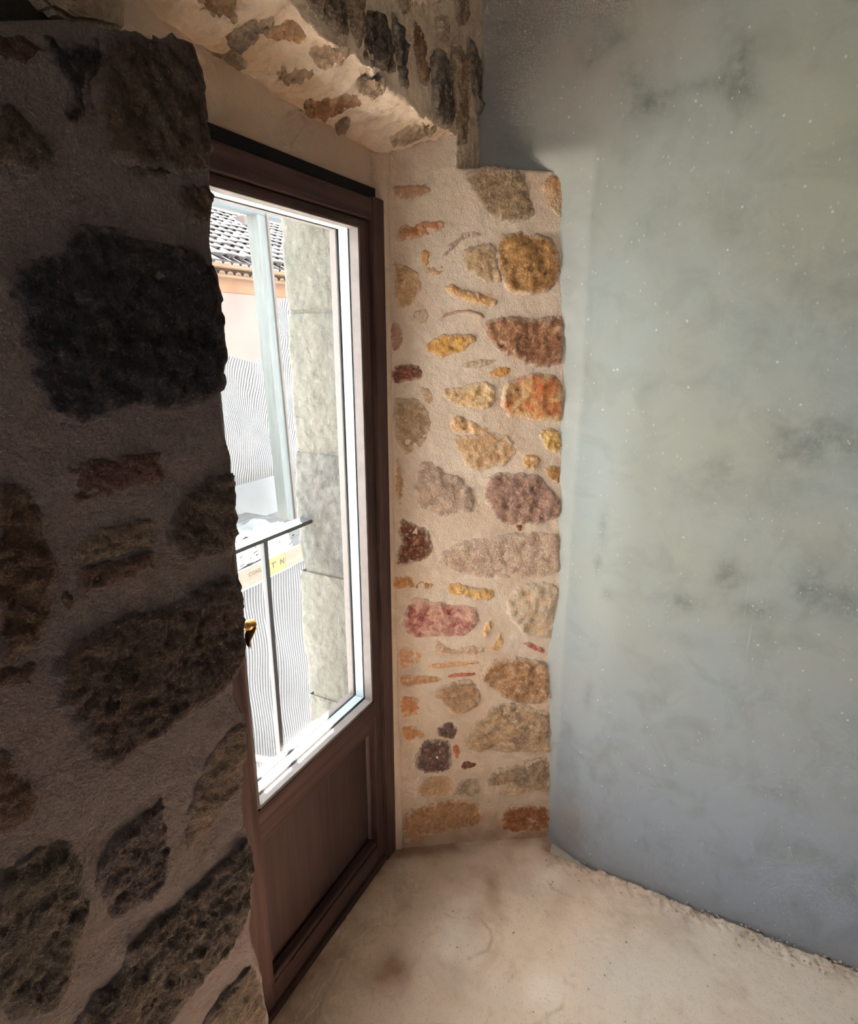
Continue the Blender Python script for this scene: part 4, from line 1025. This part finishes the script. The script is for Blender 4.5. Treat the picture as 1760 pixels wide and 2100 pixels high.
def halfround(r, L, th, seg=8, flip=1, cap=False):
    V = []; F = []
    for e in (0, 1):
        for k in range(seg + 1):
            a = math.pi * k / seg; V.append((r * math.cos(a), e * L, flip * r * .75 * math.sin(a)))
        for k in range(seg + 1):
            a = math.pi * k / seg; V.append(((r - th) * math.cos(a), e * L, flip * (r - th) * .75 * math.sin(a)))
    m = seg + 1
    if cap:
        V.append((0, 0.02, 0)); ci = len(V) - 1
        F += [(m + k, m + k + 1, ci) for k in range(seg)]
    for k in range(seg):
        F += [(k, k + 1, 2 * m + k + 1, 2 * m + k), (m + k + 1, m + k, 3 * m + k, 3 * m + k + 1), (k + 1, k, m + k, m + k + 1), (2 * m + k, 2 * m + k + 1, 3 * m + k + 1, 3 * m + k)]
    return V, F
# tiled eaves: two corbelled rows of half-round tile ends
def cornice(z, r, proj, mat, name, n):
    V, F = halfround(r, .3, .014, cap=True); me = mesh_from('ct', V, F, False); me.materials.append(mat)
    xs0 = float(on_y(425, 560, HY)[0]); 
    for k in range(n):
        o = bpy.data.objects.new(name, me); COL.objects.link(o); o.parent = HOUSE
        o.location = Vector((xs0 + k * r * 2.5, HY - proj, z)) - HL
r1 = float(on_y(512, 551, HY)[2] - on_y(512, 570, HY)[2]) * .5
zr1 = float(on_y(512, 552, HY)[2]); zr2 = float(on_y(512, 569, HY)[2])
cornice(zr1 - r1 * .2, r1, .32, M_tilep, 'eaves_tile', 22); cornice(zr2 - r1 * .2, r1 * .95, .17, M_tiled, 'eaves_tile', 22)
hbox('eaves_course', hx0, hx1, HY - .34, HY, zr1 - r1 * .2 - .05, zr1 - r1 * .2, M_ochre); hbox('eaves_course', hx0, hx1, HY - .19, HY, zr2 - r1 * .25 - .05, zr2 - r1 * .25, M_ochre)
# roof of overlapping half-round tiles
SL = math.radians(23)
rt_ = .11; V, F = halfround(rt_, .46, .02, 6); tme = mesh_from('roof_tile', V, F, True); tme.materials.append(M_tile)
zr0 = zr1 + r1 * .75
def roof_z(y): return zr0 + (y - (HY - .4)) * math.tan(SL)
Vr = [(hx0, HY - .38, roof_z(HY - .38) - .03), (hx1, HY - .38, roof_z(HY - .38) - .03), (hx1, HY + 4.4, roof_z(HY + 4.4) - .03), (hx0, HY + 4.4, roof_z(HY + 4.4) - .03)]
Vr += [(x, y, z - .03) for x, y, z in Vr]
obj('roof_deck', mesh_from('rd', [Vector(v) - HL for v in Vr], [(0, 1, 2, 3), (7, 6, 5, 4), (0, 4, 5, 1), (1, 5, 6, 2), (2, 6, 7, 3), (3, 7, 4, 0)], False), plain_mat('shaded_tile_bed', ex((.05, .04, .038)), .95), HOUSE)
tx0 = float(on_y(430, 500, HY)[0])
for i in range(18):
    for j in range(12):
        y = HY - .38 + j * .38
        o = bpy.data.objects.new('roof_tile', tme); COL.objects.link(o); o.parent = HOUSE
        o.location = Vector((tx0 + i * .27 + j * .38 * .55 + random.uniform(-.012, .012), y, roof_z(y) + .005 + random.uniform(-.012, .012))) - HL
        o.rotation_euler = (SL - .05 + random.uniform(-.02, .02), 0, random.uniform(-.03, .03))
ch = on_y(496, 452, HY + 3.0)
hbox('chimney', float(ch[0]) - .12, float(ch[0]) + .12, HY + 2.8, HY + 3.1, float(ch[2]) - .8, float(ch[2]) + .10, M_pinkw, .02)
# street far below
GR = tag(box('street_ground', -14, 22, OY + .1, 40, -3.7, -3.5, plain_mat('pale_street_paving', (.30, .29, .27), .95, .1, 1)), 'pale street paving far below the door', 'ground', kind='structure')

# ================================================================== REST OF THE ROOM
CE = tag(box('ceiling', -4.3, 1.2, -3.8, OY, 3.02, 3.12, M_room, None, 0), 'plain ceiling of the room', 'ceiling', kind='structure')
WB = tag(box('wall_back', -4.3, 0.6, -3.8, -3.7, -.1, 3.05, M_room, None, 0), 'plain plaster wall behind the photographer', 'wall', kind='structure')
WF = tag(empty('wall_far', (-4.25, -1.8, 0)), 'plain plaster end wall of the room with an added opening for fill light', 'wall', kind='structure')
WY0, WY1, WZ0, WZ1 = -1.15, -0.55, 0.45, 1.65
for nm, a in (('wall_pier', (-4.3, -4.2, -3.8, WY0, -.1, 3.05)), ('wall_pier', (-4.3, -4.2, WY1, OY, -.1, 3.05)), ('wall_apron', (-4.3, -4.2, WY0, WY1, -.1, WZ0)), ('wall_lintel', (-4.3, -4.2, WY0, WY1, WZ1, 3.05))):
    o = box(nm, a[0] + 4.25, a[1] + 4.25, a[2] + 1.8, a[3] + 1.8, a[4], a[5], M_room, None, 0); o.parent = WF
FILL_WIN = tag(empty('fill_window', (-4.25, (WY0 + WY1) / 2, WZ0)), 'added unseen brown window giving fill light from the end of the room', 'window', kind='structure')  # unseen window, added to brighten the interior
wy, wz = (WY1 - WY0) / 2, WZ1 - WZ0
for nm, a in (('fill_window_frame', (-.03, .03, -wy, -wy + .05, 0, wz)), ('fill_window_frame', (-.03, .03, wy - .05, wy, 0, wz)), ('fill_window_frame', (-.03, .03, -wy, wy, 0, .05)), ('fill_window_frame', (-.03, .03, -wy, wy, wz - .05, wz)), ('fill_window_mullion', (-.03, .03, -.03, .03, .05, wz - .05))):
    o = box(nm, *a, M_frame, None, .003); o.parent = FILL_WIN
for sgn in (-1, 1):
    o = box('fill_window_pane', -.003, .003, min(sgn * .03, sgn * (wy - .05)), max(sgn * .03, sgn * (wy - .05)), .05, wz - .05, M_glass, None, 0); o.parent = FILL_WIN
RB = tag(box('wall_side_core', XR + .12, 0.6, -3.8, OY - .02, -.1, 3.05, M_room, None, 0), 'masonry core behind the plastered side wall', 'wall', kind='structure')
